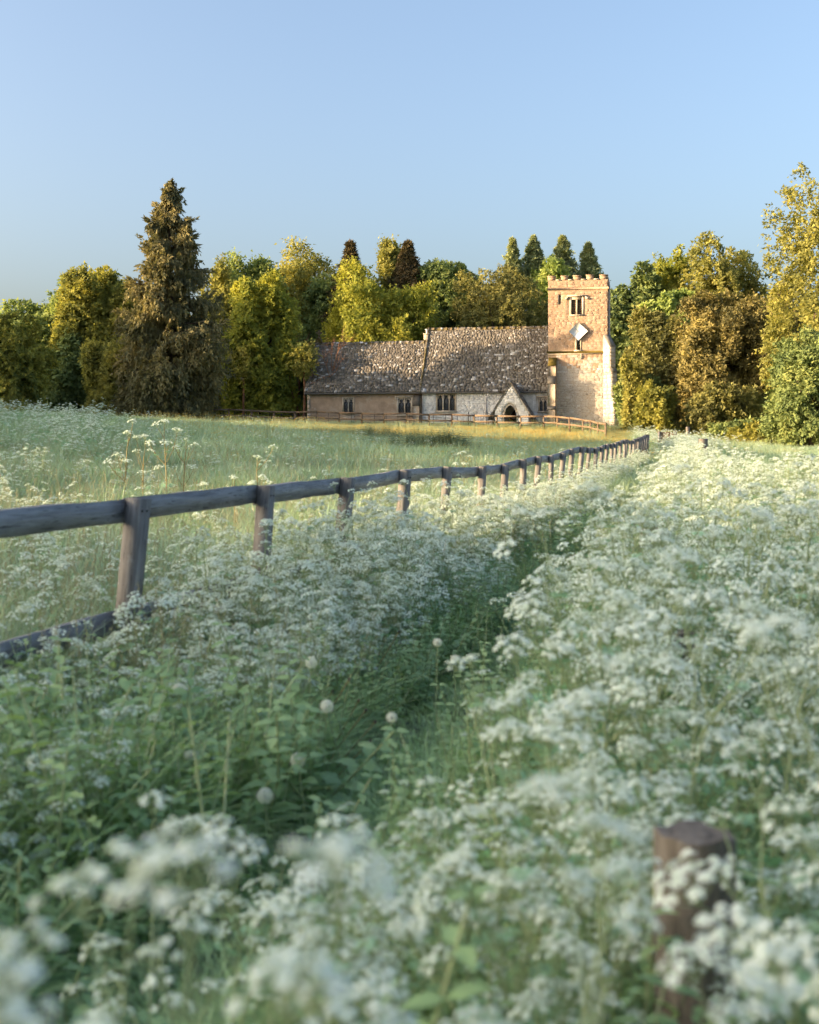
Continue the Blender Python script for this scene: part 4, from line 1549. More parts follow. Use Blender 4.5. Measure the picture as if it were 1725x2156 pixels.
def uneven_box(sx, sy, sz, rg, j=.004, seg=3, axis=2):
    """a sawn timber: box subdivided along its length with slightly wavering edges, foot at z=0 for posts"""
    mb = MB()
    t = np.linspace(0, 1, seg + 1)
    ring = np.array([[-.5, -.5], [.5, -.5], [.5, .5], [-.5, .5]])
    V = []
    for k in range(seg + 1):
        for c in ring:
            a, b = c[0] * sx + rg.normal() * j, c[1] * sy + rg.normal() * j
            V.append((a, b, t[k] * sz) if axis == 2 else (t[k] * sz, a, b))
    V = np.array(V)
    q = []
    for k in range(seg):
        for i in range(4):
            q.append([k * 4 + i, k * 4 + (i + 1) % 4, k * 4 + 4 + (i + 1) % 4, k * 4 + 4 + i])
    q += [[3, 2, 1, 0], [seg * 4, seg * 4 + 1, seg * 4 + 2, seg * 4 + 3]]
    mb.add(V, q)
    return mb


NAIL = MB().tube([(0, 0, -.004), (0, 0, .002), (0, 0, .003)], [.006, .006, .001], 6).mesh('nail', M['iron'])
fence = empty('field_fence', (float(fence_x(6.1)), 6.1, 0))
tag(fence, 'weathered grey two-rail wooden fence running from the left foreground towards the church', 'fence')
fl = np.array(fence.location)
post_m = [uneven_box(.084, .098, 1.55, frng).mesh('post', M['post']) for _ in range(6)]
ys = [6.1 + 1.577 * k for k in range(-2, 31)]
posts = []
for k, y in enumerate(ys):
    x = float(fence_x(y)) + frng.normal() * .015
    z = float(H(x, y))
    dirv = math.atan(.284 if y < 14 else .25)
    o = link('post', post_m[k % 6], fence)
    near = k == 2
    lean = R(4.2 + frng.normal() * 1.6) if not near else R(5.2)
    tw = frng.normal() * .12
    top = z + FENCE_TOP + frng.normal() * .006
    # lean to the right: foot shifted left
    foot = Vector((x - math.tan(lean) * (1.55), y, top - 1.55 * math.cos(lean)))
    o.matrix_local = Matrix.Translation(foot - Vector(fl)) @ Matrix.Rotation(lean, 4, 'Y') @ Matrix.Rotation(frng.normal() * .012, 4, 'X') @ Matrix.Rotation(-dirv + tw, 4, 'Z')
    posts.append(Vector((x, y, top)))
    if k < 14:
        for zz in (1.49, .92):
            for q in (-1, 1):
                nl = link('nail', NAIL, o)
                nl.matrix_local = Matrix.Translation((.0445, q * .02, zz)) @ Matrix.Rotation(math.pi / 2, 4, 'Y')
off = Vector((-.068, .02, 0))
for k in range(len(posts) - 1):
    for lev, hgt in ((0, .115), (1, .112)):
        dz = -.060 if lev == 0 else -.63
        jx = -math.tan(R(4.2)) * (-dz) * 1.0
        a = posts[k] + off + Vector((jx, 0, dz + frng.normal() * .005))
        b = posts[k + 1] + off + Vector((jx, 0, dz + frng.normal() * .005))
        d = b - a
        L = d.length + .0
        m = uneven_box(.036, hgt, L - .006, frng, .0035, 5, axis=0)
        o = m.build('rail', M['rail'], fence)
        rot = d.to_track_quat('X', 'Z').to_matrix().to_4x4()
        o.matrix_local = Matrix.Translation(a - Vector(fl)) @ rot

# church fence: two brown rails in front of the iron railing
def poly_points(pts, step):
    pts = [np.array(p, float) for p in pts]
    out = [pts[0]]
    carry = 0
    for a, b in zip(pts, pts[1:]):
        L = np.linalg.norm(b - a)
        t = step - carry
        while t <= L:
            out.append(a + (b - a) * t / L)
            t += step
        carry = L - (t - step)
    return out


CF = [(DX(300, 94), 94), (DX(640, 92.5), 92.5), (DX(1000, 90), 90), (DX(1150, 88.5), 88.5), (DX(1225, 84), 84), (DX(1292, 77), 77)]
cf = empty('church_fence', (CF[0][0], CF[0][1], float(H(*CF[0]))))
tag(cf, 'brown two-rail timber fence along the churchyard in front of the church', 'fence')
c0 = Vector(cf.location)
fp = poly_points(CF, 1.75)
fpost = [uneven_box(.13, .13, 1.35, frng, .004, 2).mesh('post', M['farwood']) for _ in range(4)]
tops = []
for k, p in enumerate(fp):
    z = float(H(p[0], p[1])) + frng.normal() * .02
    o = link('post', fpost[k % 4], cf)
    o.matrix_local = Matrix.Translation(Vector((p[0], p[1], z - .22)) - c0) @ Matrix.Rotation(frng.normal() * .025, 4, 'Y') @ Matrix.Rotation(-CH_ANG * .5, 4, 'Z')
    tops.append(Vector((p[0], p[1] - .09, z + 1.13)))
for a, b in zip(tops, tops[1:]):
    for dz in (-.06, -.52):
        d = b - a
        m = uneven_box(.045, .125, d.length - .004, frng, .004, 2, axis=0)
        o = m.build('rail', M['farwood'], cf)
        o.matrix_local = Matrix.Translation(a + Vector((0, 0, dz + frng.normal() * .012)) - c0) @ d.to_track_quat('X', 'Z').to_matrix().to_4x4()

# iron estate railing and gate behind it
IR = [(DX(470, 96), 96), (DX(700, 95), 95), (DX(985, 92.5), 92.5)]
ir = empty('iron_railing', (IR[0][0], IR[0][1], float(H(*IR[0]))))
tag(ir, 'thin black iron railing between the timber fence and the chancel', 'railing')
IR2 = [(DX(1040, 92), 92), (DX(1160, 90.5), 90.5), (DX(1262, 84.5), 84.5)]
ir2 = empty('iron_railing', (IR2[0][0], IR2[0][1], float(H(*IR2[0]))))
tag(ir2, 'thin black iron railing behind the timber fence right of the porch', 'railing')
for root, pl in ((ir, IR), (ir2, IR2)):
    r0 = Vector(root.location)
    pp = poly_points(pl, .95)
    tp = []
    for p in pp:
        z = float(H(p[0], p[1]))
        MB().box((0, 0, .5), (.035, .035, 1.15)).build('upright', M['iron'], root, loc=Vector((p[0], p[1], z)) - r0)
        tp.append(Vector((p[0], p[1], z)))
    for q in range(4):
        m = MB()
        m.tube([np.array(t - r0) + np.array([0, 0, .28 + q * .24]) for t in tp], .014, 5)
        m.build('bar', M['iron'], root)
gt = empty('iron_gate', (DX(1012, 92.2), 92.2, float(H(DX(1012, 92.2), 92.2))))
tag(gt, 'black iron gate with scrolls standing left of the porch', 'gate')
for s in (-1, 1):
    MB().box((s * .95, 0, .62), (.07, .07, 1.3)).build('gate_post', M['iron'], gt)
for q in range(9):
    MB().box((-.8 + q * .2, 0, .5), (.024, .024, .92)).build('bar', M['iron'], gt)
for zz in (.08, .55, .98):
    MB().box((0, .0, zz), (1.8, .03, .04)).build('cross_bar', M['iron'], gt)
for s in (-1, 1):
    m = MB()
    t = np.linspace(0, 2 * np.pi * 1.2, 18)
    m.tube(np.stack([s * (.42 - .17 * np.cos(t) * (1 - t / 12)), t * 0, 1.16 + .15 * np.sin(t) * (1 - t / 12)], -1), .016, 5)
    m.build('scroll', M['iron'], gt)
# small plank gate where the path meets the churchyard
g = D(1405, 915, 62)
gz = float(H(g.x, g.y))
pg = empty('plank_gate', (g.x, g.y, gz))
tag(pg, 'small brown plank gate at the far end of the path', 'gate')
for q in range(6):
    MB().box((-.30 + q * .12, 0, .62), (.112, .03, 1.02 + frng.normal() * .01)).build('plank', M['farwood'], pg)
for zz in (.35, 1.12):
    MB().box((0, .035, zz), (.72, .04, .09)).build('ledge', M['farwood'], pg)
for s in (-1, 1):
    MB().box((s * .43, 0, .58), (.11, .11, 1.25)).build('gate_post', M['post'], pg)

# old stub posts along the right side of the path
def stub(lb, x, ytop, Y, rx, hgt=None, square=True, seed=0):
    X = DX(x, Y)
    zt = DZ(ytop, Y)
    gz = float(H(X, Y))
    rg = np.random.default_rng(seed)
    hh = zt - gz
    o = empty('stub_post', (X, Y, gz), rg.normal() * .25 + .5)
    tag(o, lb, 'post', 'old posts without rails right of the path')
    m = MB()
    n = 12
    an = np.linspace(0, 2 * np.pi, n, endpoint=False) + .13
    prof = 1 / (np.abs(np.cos(an)) ** 5 + np.abs(np.sin(an)) ** 5) ** .2
    zs = [-.1, hh * .4, hh * .75, hh - .012, hh]
    rr = [1.05, 1.0, 1.0, 1.0, .985]
    V = []
    for z, r in zip(zs, rr):
        for i in range(n):
            q = rx * r * prof[i] * (1 + rg.normal() * .015)
            V.append((math.cos(an[i]) * q, math.sin(an[i]) * q, z + (rg.normal() * .004 if z > hh - .05 else 0)))
    q = []
    for k in range(len(zs) - 1):
        for i in range(n):
            q.append([k * n + i, k * n + (i + 1) % n, (k + 1) * n + (i + 1) % n, (k + 1) * n + i])
    m.add(V, q)
    c = len(zs) * n - n
    m.add([(0, 0, hh + .004)] + [tuple(V[c + i]) for i in range(n)], [[0, 1 + i, 1 + (i + 1) % n] for i in range(n)])
    m.build('post', M['oldpost'], o)
    return o


stub('blurred brown wooden stub post close in the right foreground', 1462, 1752, 2.25, .064, seed=1)
stub('brown stub post glimpsed among the cow parsley right of the path', 1425, 1330, 5.6, .07, seed=2)
stub('dark stub post half hidden in flowers nearer the sunlit patch', 1366, 1105, 11.5, .085, seed=3)
stub('dark weathered post standing clear of the sunlit flowers by the far path', 1480, 924, 33, .11, seed=4)
stub('thin dark post at the far meadow edge beyond the flowers', 1448, 899, 66, .10, seed=5)

# ------------------------------------------------------------------ plants
prng = np.random.default_rng(4242)


def umbel_geo(seed, rad=.036, nl=10, nf=19, fs=.0036):
    """compound umbel: rays carrying little domed clusters of florets; origin at the ray base, axis +Z"""
    rg = np.random.default_rng(seed)
    rays = MB()
    V, Q = [], []
    ctr = []
    for i in range(nl):
        a = i * 2.39996 + rg.normal() * .15
        r = rad * math.sqrt((i + .35) / nl) * rg.uniform(.9, 1.12)
        z = rad * (1.0 - .5 * (r / rad) ** 2) + rg.normal() * rad * .12
        c = np.array([r * math.cos(a), r * math.sin(a), z])
        ctr.append(c)
        rays.tube([(0, 0, 0), c * .55 + np.array([0, 0, -.002]), c - np.array([0, 0, .002])], [.0009, .0007, .0006], 3)
        sub = rad * .215
        nrmc = nrm(c * np.array([1, 1, .6]))
        k = np.arange(nf)
        rr = sub * np.sqrt((k + .4) / nf)
        an = k * 2.39996 + rg.uniform(0, 6)
        loc = np.stack([rr * np.cos(an), rr * np.sin(an), .75 * sub * (1 - (rr / sub) ** 2)], -1)
        # tilt cluster outwards
        up = nrm(np.array([0, 0, 1.]) + nrmc * .55)
        e1 = nrm(np.cross(up, [0.3, 1, .1]))
        e2 = np.cross(up, e1)
        P = c + loc[:, :1] * e1 + loc[:, 1:2] * e2 + loc[:, 2:] * up
        nn = nrm(up + rg.normal(size=(nf, 3)) * .45)
        a1 = nrm(np.cross(nn, rg.normal(size=(nf, 3))))
        b1 = np.cross(nn, a1)
        s = (fs * rg.uniform(.75, 1.25, nf))[:, None]
        V.append(np.stack([P - a1 * s * .6 - b1 * s * .6, P + a1 * s * .6 - b1 * s * .6, P + a1 * s * .6 + b1 * s * .6, P - a1 * s * .6 + b1 * s * .6], 1).reshape(-1, 3))
    V = np.concatenate(V)
    return rays, V, np.arange(len(V)).reshape(-1, 4)


def umbel_mb(seed, **kw):
    rays, V, Q = umbel_geo(seed, **kw)
    mb = MB()
    for v, (f, m) in zip(rays.v, rays.f):
        pass
    mb.v = list(rays.v)
    mb.f = [(f, 0) for f, m in rays.f]
    mb.n = rays.n
    mb.add(V, Q, 1)
    return mb


UMB = [umbel_mb(s) for s in range(4)]
UMB += [umbel_mb(9, rad=.026, nl=7, nf=15, fs=.0033), umbel_mb(10, rad=.044, nl=13, nf=18, fs=.0038)]
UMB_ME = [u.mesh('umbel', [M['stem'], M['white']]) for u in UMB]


def fern_leaf(mb, base, d, L, rg, m=0):
    """a fern-like leaf of many small toothed leaflets"""
    d = nrm(d)
    side = nrm(np.cross(d, [0, 0, 1.]))
    up = np.cross(side, d)
    n = 8
    ax = [base + d * L * t + np.array([0, 0, -.35 * L * t * t]) for t in np.linspace(0, 1, 5)]
    mb.tube(ax, np.linspace(.0024, .0008, 5), 3, 1)
    V = []
    for i in range(n):
        t = .25 + .75 * i / (n - 1)
        p = base + d * L * t + np.array([0, 0, -.35 * L * t * t])
        w = L * .42 * (1.12 - t)
        for s in (-1, 1):
            q0 = p
            dirp = nrm(side * s + d * .55 + rg.normal(size=3) * .15 - up * .15)
            for j in range(4):
                tt = (j + .7) / 4
                c = q0 + dirp * w * tt
                l = w * .42 * (1.15 - tt * .6)
                for s2 in (-1, 1):
                    dl = nrm(dirp * .6 + d * s2 * .8 + rg.normal(size=3) * .25)
                    nv = nrm(np.cross(dl, up + rg.normal(size=3) * .3))
                    V += [c, c + dl * l * .5 + nv * l * .26, c + dl * l, c + dl * l * .5 - nv * l * .26]
    V = np.array(V)
    mb.add(V, np.arange(len(V)).reshape(-1, 4), m)


def cow_parsley(seed, h=1.0, nb=8, thick=1.0, leaves=8):
    """returns stem mesh builder, leaf mesh builder, list of (matrix, variant) umbels"""
    rg = np.random.default_rng(seed)
    st, lf, um = MB(), MB(), []
    lean = rg.normal(size=2) * .07 * h
    def trunk_at(t):
        return np.array([lean[0] * t * t, lean[1] * t * t, h * .80 * t])
    st.tube([trunk_at(t) for t in np.linspace(0, 1, 6)], np.linspace(.0052, .0028, 6) * thick, 5)
    ends = []
    for i in range(nb):
        t = rg.uniform(.38, 1.0) if i else 1.0
        p = trunk_at(t)
        az = i * 2.4 + rg.normal() * .4
        sp = rg.uniform(.35, .95) if i else .08
        ln = h * rg.uniform(.12, .36)
        d = nrm(np.array([math.cos(az) * sp, math.sin(az) * sp, 1.0]))
        mid = p + d * ln * .5 + np.array([math.cos(az), math.sin(az), 0]) * ln * .06
        e = p + d * ln + np.array([0, 0, .03 * ln])
        st.tube([p, mid, e], np.array([.0026, .002, .0015]) * thick, 4)
        ends.append((e, nrm(e - mid)))
        if rg.random() < .55:
            az2 = az + rg.choice([-1, 1]) * rg.uniform(.6, 1.3)
            d2 = nrm(np.array([math.cos(az2) * .6, math.sin(az2) * .6, 1.0]))
            e2 = mid + d2 * ln * rg.uniform(.4, .65)
            st.tube([mid, (mid + e2) / 2 + np.array([0, 0, .004]), e2], np.array([.0019, .0016, .0013]) * thick, 4)
            ends.append((e2, d2))
            if rg.random() < .7:   # small bract leaf at the fork
                fern_leaf(lf, mid, np.array([math.cos(az2 + 1), math.sin(az2 + 1), .5]), .09 * h, rg)
    for e, d in ends:
        q = int(rg.integers(0, 6))
        z = nrm(np.array(d) * .6 + np.array([0, 0, .6]) + rg.normal(size=3) * .12)
        rot = Vector(z).to_track_quat('Z', 'Y').to_matrix().to_4x4()
        s = rg.uniform(.85, 1.3)
        um.append((Matrix.Translation(Vector(e)) @ rot @ Matrix.Rotation(rg.uniform(0, 6.28), 4, 'Z') @ Matrix.Scale(s, 4), q))
    for i in range(leaves):
        t = rg.uniform(.03, .72)
        az = rg.uniform(0, 6.28)
        fern_leaf(lf, trunk_at(t), np.array([math.cos(az), math.sin(az), rg.uniform(.35, .9)]), h * rg.uniform(.16, .32) * (1.15 - t * .6), rg)
    return st, lf, um


NVAR = 9
CP = []
for i in range(NVAR):
    st, lf, um = cow_parsley(500 + i, 1.0, nb=[8, 9, 7, 10, 8, 11, 9, 7, 10][i])
    full = MB()
    for src, mats in ((st, {0: 0}), (lf, {0: 1, 1: 0})):
        off = full.n
        full.v += src.v
        full.f += [(f + off, mats[m]) for f, m in src.f]
        full.n += src.n
    for mt, q in um:
        a = np.array(mt)
        off = full.n
        for v in UMB[q].v:
            full.v.append((v @ a[:3, :3].T + a[:3, 3]).astype(np.float32))
        full.f += [(f + off, 0 if m == 0 else 2) for f, m in UMB[q].f]
        full.n += UMB[q].n
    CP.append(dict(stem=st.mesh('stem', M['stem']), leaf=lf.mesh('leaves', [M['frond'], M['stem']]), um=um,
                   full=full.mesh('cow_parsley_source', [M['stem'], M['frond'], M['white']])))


LENS = []
for i in range(5):
    st, lf, um = cow_parsley(640 + i, 1.0, nb=3, leaves=3)
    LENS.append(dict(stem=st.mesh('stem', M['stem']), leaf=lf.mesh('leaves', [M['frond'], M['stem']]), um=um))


def scatter(name, meshes, pts, rot, scl, idx, label=None, cat=None):
    """one object whose points carry instances of the given meshes"""
    colx = bpy.data.collections.new(name + '_sources')
    for i, me in enumerate(meshes):
        colx.objects.link(bpy.data.objects.new('%s_%02d' % (name, i), me))
    me = bpy.data.meshes.new(name)
    me.vertices.add(len(pts))
    me.vertices.foreach_set('co', np.asarray(pts, np.float32).ravel())
    a = me.attributes.new('rot', 'FLOAT_VECTOR', 'POINT')
    a.data.foreach_set('vector', np.asarray(rot, np.float32).ravel())
    a = me.attributes.new('scl', 'FLOAT_VECTOR', 'POINT')
    scl = np.asarray(scl, np.float32)
    if scl.ndim == 1:
        scl = np.repeat(scl[:, None], 3, 1)
    a.data.foreach_set('vector', scl.ravel())
    a = me.attributes.new('idx', 'INT', 'POINT')
    a.data.foreach_set('value', np.asarray(idx, np.int32))
    o = link(name, me)
    ng = bpy.data.node_groups.new(name, 'GeometryNodeTree')
    ng.interface.new_socket('Geometry', in_out='INPUT', socket_type='NodeSocketGeometry')
    ng.interface.new_socket('Geometry', in_out='OUTPUT', socket_type='NodeSocketGeometry')
    gi, go = ng.nodes.new('NodeGroupInput'), ng.nodes.new('NodeGroupOutput')
    ci = ng.nodes.new('GeometryNodeCollectionInfo')
    ci.inputs['Collection'].default_value = colx
    ci.inputs['Separate Children'].default_value = True
    ci.inputs['Reset Children'].default_value = True
    ip = ng.nodes.new('GeometryNodeInstanceOnPoints')
    ip.inputs['Pick Instance'].default_value = True
    def attr(nm, ty):
        n = ng.nodes.new('GeometryNodeInputNamedAttribute')
        n.data_type = ty
        n.inputs['Name'].default_value = nm
        return n.outputs['Attribute']
    ng.links.new(gi.outputs[0], ip.inputs['Points'])
    ng.links.new(ci.outputs[0], ip.inputs['Instance'])
    ng.links.new(attr('idx', 'INT'), ip.inputs['Instance Index'])
    ng.links.new(attr('rot', 'FLOAT_VECTOR'), ip.inputs['Rotation'])
    ng.links.new(attr('scl', 'FLOAT_VECTOR'), ip.inputs['Scale'])
    ng.links.new(ip.outputs[0], go.inputs[0])
    md = o.modifiers.new('scatter', 'NODES')
    md.node_group = ng
    tag(o, label, cat, kind='stuff')
    return o


def tuft_mesh(name, seed, n, h, spread, bend, width, mat, seg=4):
    rg = np.random.default_rng(seed)
    V, Q = [], []
    az = rg.uniform(0, 2 * np.pi, n)
    r = spread * np.sqrt(rg.random(n))
    a0 = rg.uniform(0, 2 * np.pi, n)
    base = np.stack([r * np.cos(a0), r * np.sin(a0), np.full(n, -.02)], -1)
    out = np.stack([np.cos(az), np.sin(az), np.zeros(n)], -1)
    sd = np.stack([-np.sin(az), np.cos(az), np.zeros(n)], -1)
    hh = h * rg.uniform(.5, 1.15, n)
    bb = bend * rg.uniform(.3, 1.3, n) * hh
    ww = width * rg.uniform(.6, 1.3, n)
    rows = []
    for k in range(seg + 1):
        t = k / seg
        c = base + out * (bb * t ** 2.0)[:, None]
        c[:, 2] += hh * (t - .30 * (bb / hh) * t ** 2.6)
        w = (ww * (1 - t ** 1.6) + .0004)[:, None] * .5
        rows.append(np.stack([c - sd * w, c + sd * w], 1))
    A = np.stack(rows, 1)          # n, seg+1, 2, 3
    V = A.reshape(-1, 3)
    per = (seg + 1) * 2
    b = np.arange(n)[:, None] * per
    k = np.arange(seg)[None] * 2
    Q = np.stack([b + k, b + k + 1, b + k + 3, b + k + 2], -1).reshape(-1, 4)
    return MB().add(V, Q).mesh(name, mat)


# ---- grass ------------------------------------------------------------
def frustum_points(n, y0, y1, rg, power=2.0, margin=1.18, extra=1.5):
    """points over the ground strip seen ahead, denser near the viewer"""
    u = rg.random(n)
    p = 1 - power
    if abs(p) < 1e-6:
        y = y0 * (y1 / y0) ** u
    else:
        y = (y0 ** (p + 1) + u * (y1 ** (p + 1) - y0 ** (p + 1))) ** (1 / (p + 1)) if abs(p + 1) > 1e-6 else y0 * (y1 / y0) ** u
    x = (rg.random(n) * 2 - 1) * (.343 * y * margin + extra)
    return x, y


def put(name, meshes, x, y, rg, smin, smax, tilt=.12, label=None, cat=None, zs=None):
    z = H(x, y)
    n = len(x)
    rot = np.stack([rg.normal(size=n) * tilt, rg.normal(size=n) * tilt, rg.uniform(0, 6.283, n)], -1)
    s = rg.uniform(smin, smax, n) * (1 + .28 * np.sin(x * 1.3 + 1.1 * np.sin(y * .8)) * np.sin(y * 1.1 - .6 * x))
    sc = np.stack([s, s, s], -1)
    if zs is not None:
        sc[:, 2] *= zs
    return scatter(name, meshes, np.stack([x, y, z], -1), rot, sc, rg.integers(0, len(meshes), n), label, cat)


g_meadow = [tuft_mesh('tuft', 900 + i, 38, .50, .15, 1.0, .0085, M['grass_meadow']) for i in range(6)]
g_far = [tuft_mesh('tuft', 930 + i, 46, .44, .34, .85, .021, M['grass_meadow'], 3) for i in range(5)]
g_gold = [tuft_mesh('tuft', 950 + i, 60, .42, .34, .5, .016, M['grass_gold'], 3) for i in range(4)]
g_path = [tuft_mesh('tuft', 970 + i, 44, .38, .12, 1.15, .0062, M['grass_path'], 5) for i in range(6)]
g_short = [tuft_mesh('tuft', 990 + i, 40, .13, .10, .6, .0045, M['grass_path'], 3) for i in range(4)]

# long grass left of the fence and under the flowers, near
x, y = frustum_points(19000, 1.6, 24, prng, 1.3)
left = x < fence_x(y) + .05
put('meadow_grass', g_meadow, x[left], y[left], prng, .75, 1.35, .22, 'pale long grass of the near meadow left of the fence', 'grass')
xr, yr = x[~left], y[~left]
off = xr - path_x(yr)
verge = (off < -.36) & ~((xr > -1.9) & (xr < -.9) & (yr > 4.6) & (yr < 6.1) & (prng.random(len(xr)) < .8))
put('verge_grass', g_path, xr[verge], yr[verge], prng, .65, 1.15, .18, 'dark green arching grass between fence and path', 'grass')
right = (off > .36)
put('undergrowth_grass', g_path, xr[right], yr[right], prng, .6, 1.0, .2, 'green grass under the white flowers right of the path', 'grass')
stalks = []
for i in range(4):
    rg = np.random.default_rng(1200 + i)
    mb = MB()
    for q in range(7):
        b = np.append(rg.normal(size=2) * .12, 0)
        hh = rg.uniform(.55, .85)
        ld = rg.normal(size=2) * .10
        pts = [b + np.array([ld[0] * t * t, ld[1] * t * t, hh * t]) for t in (0, .4, .75, 1)]
        mb.tube(pts, [.0018, .0016, .0012, .0010], 3)
        e = pts[-1]
        for j in range(12):
            c = e - np.array([0, 0, .009 * j]) + rg.normal(size=3) * .004
            d = nrm(rg.normal(size=3) * .5 + np.array([0, 0, 1.]))
            w = nrm(np.cross(d, rg.normal(size=3))) * .0028
            mb.add([c, c + d * .008 + w, c + d * .018, c + d * .008 - w], [[0, 1, 2, 3]])
    stalks.append(mb.mesh('stalk_source', M['stalk']))
x, y = frustum_points(2600, 5, 34, prng, 1.2)
k = (x < fence_x(y) + .3) | ((x < path_x(y) - .3) & (prng.random(len(x)) < .6))
put('seeding_grass', stalks, x[k], y[k], prng, .6, 1.1, .16, 'pale seeding grass stalks standing above the meadow', 'grass')
# extra arching grass hugging the path's left edge
n = 2600
y = 2.0 + 26 * prng.random(n) ** 1.6
x = path_x(y) - .38 - np.abs(prng.normal(size=n)) * .38
put('edge_grass', g_path, x, y, prng, .7, 1.2, .25, 'lush grass leaning over the left edge of the path', 'grass')
# short turf on the path
n = 3800
y = 1.5 + 40 * prng.random(n) ** 1.7
x = path_x(y) + prng.normal(size=n) * .22
put('path_turf', g_short, x, y, prng, .5, 1.2, .2, 'short turf creeping over the bare path', 'grass')
# mid and far meadow
x, y = frustum_points(16000, 22, 60, prng, 1.0)
put('mid_meadow_grass', g_far, x, y, prng, .8, 1.3, .15, 'pale grass of the middle meadow', 'grass')
x, y = frustum_points(15000, 58, 96, prng, .4, 1.05)
gold = (y > 70) & (y < 91) & (x > DX(560, y) + prng.normal(size=len(x)) * 3) & (x < DX(1330, y)) & (prng.random(len(x)) < .9)  # sunlit strips: tufts here carry the sun's gold in their colour
gold |= (y > 52) & (y < 66) & (x > 14) & (prng.random(len(x)) < .6)
put('far_meadow_grass', g_far, x[~gold], y[~gold], prng, .7, 1.15, .15, 'pale grass of the far meadow before the churchyard', 'grass')
put('sun_tinted_grass', g_gold, x[gold], y[gold], prng, .6, 1.05, .15, 'flowering grass with golden sunlight put into its colour in front of the church fence', 'grass')
x, y = frustum_points(2600, 95, 112, prng, .2, 1.05)
keep = (np.abs((x - CX0) * sn + (y - CY0) * cs - 3.3) > 4.6) | (x < CX0 - 21) | (x > CX0 + 6.5)
put('churchyard_grass', g_far, x[keep], y[keep], prng, .6, 1.0, .15, 'grass around the church and under the trees', 'grass')

x, y = frustum_points(2400, 7, 60, prng, 1.1)
k = (x < fence_x(np.minimum(y, 56)) - .3) & (np.sin(x * .8 + 2 * np.sin(y * .3)) + np.sin(y * .5 + x * .4) > .3)
put('tussocks', g_path, x[k], y[k], prng, 1.3, 2.2, .2, 'darker green tussocks in the meadow left of the fence', 'grass')
# buttercups
bc = []
for i in range(3):
    rg = np.random.default_rng(60 + i)
    mb = MB()
    for q in range(9):
        px_, py_ = rg.normal(size=2) * .22
        h = rg.uniform(.34, .56)
        mb.tube([(px_, py_, 0), (px_ + .02, py_, h * .6), (px_ + .03, py_ + .01, h)], .002, 3, 0)
        for k5 in range(5):
            a = k5 * 1.2566
            d = np.array([math.cos(a), math.sin(a), .35])
            s = np.array([-math.sin(a), math.cos(a), 0])
            c = np.array([px_ + .03, py_ + .01, h])
            r = .016
            mb.add([c, c + d * r * .7 + s * r * .5, c + d * r * 1.2, c + d * r * .7 - s * r * .5], [[0, 1, 2, 3]], 1)
    bc.append(mb.mesh('buttercup_source', [M['stem'], M['butter']]))
n = 5200
y = 26 + 64 * prng.random(n) ** .55
x = (prng.random(n) * 2 - 1) * .36 * y
k = (x > -.20 * y + prng.normal(size=n) * 3) & (x < fence_x(np.minimum(y, 60)) + 8 * sstep(55, 75, y) + 2) & (np.sin(x * .55 + y * .23) + np.sin(y * .4 - x * .3) + prng.normal(size=n) * .7 > -.3)
put('buttercups', bc, x[k], y[k], prng, .9, 1.5, .1, 'yellow buttercups sprinkled through the meadow', 'buttercups')

# ---- broad leaves: nettles and docks ------------------------------------
def nettle(seed, h, mat):
    rg = np.random.default_rng(seed)
    st, lf = MB(), MB()
    for q in range(7):
        b = np.append(rg.normal(size=2) * .14, 0)
        top = b + np.append(rg.normal(size=2) * .12, h * rg.uniform(.7, 1.1))
        st.tube([b, (b + top) / 2 + np.append(rg.normal(size=2) * .02, 0), top], [.004, .0034, .002], 4)
        n = 9
        for i in range(n):
            t = .2 + .8 * i / (n - 1)
            p = b + (top - b) * t
            a0 = i * 1.57 + rg.normal() * .2
            L = h * .15 * (1.25 - t * .8) * rg.uniform(.8, 1.2)
            for s in (0, math.pi):
                d = np.array([math.cos(a0 + s), math.sin(a0 + s), .25])
                sd_ = np.array([-math.sin(a0 + s), math.cos(a0 + s), 0])
                dn = np.array([0, 0, -1.])
                pts = [p, p + d * L * .35 + sd_ * L * .30, p + d * L * .75 + sd_ * L * .2 + dn * L * .1, p + d * L * 1.15 + dn * L * .35, p + d * L * .75 - sd_ * L * .2 + dn * L * .1, p + d * L * .35 - sd_ * L * .30, p + d * L * .5 + dn * L * .02 - np.array([0, 0, .03 * L])]
                lf.add(pts, [[0, 1, 6], [1, 2, 6], [2, 3, 6], [3, 4, 6], [4, 5, 6], [5, 0, 6]])
    full = MB()
    full.v = list(st.v) + list(lf.v)
    full.f = [(f, 0) for f, m in st.f] + [(f + st.n, 1) for f, m in lf.f]
    full.n = st.n + lf.n
    return full.mesh('nettle_source', [M['stem'], M[mat]])


NET = [nettle(70 + i, .8, 'nettle') for i in range(4)]
DOCK = [nettle(80 + i, .48, 'broad') for i in range(4)]


def clump(name, lb, x, ytop, Y, w, n, meshes, s0, s1, cat='nettles', seed=0):
    rg = np.random.default_rng(seed)
    xs_ = DX(x, Y) + rg.normal(size=n) * w
    ys_ = Y + rg.normal(size=n) * w * .45
    return put(name, meshes, xs_, ys_, rg, s0, s1, .1, lb, cat)


clump('nettle_patch', 'dark green nettle patch in the meadow, right hand of two', 928, 910, 55, 1.25, 70, NET, .9, 1.35, seed=1)
clump('nettle_patch', 'dark green nettle patch in the meadow, left hand of two', 762, 905, 66, 1.5, 60, NET, .7, 1.1, seed=2)
clump('nettle_patch', 'nettles massed at the tower foot behind the fence', 1270, 890, 88, 1.8, 50, NET, .8, 1.2, seed=3)
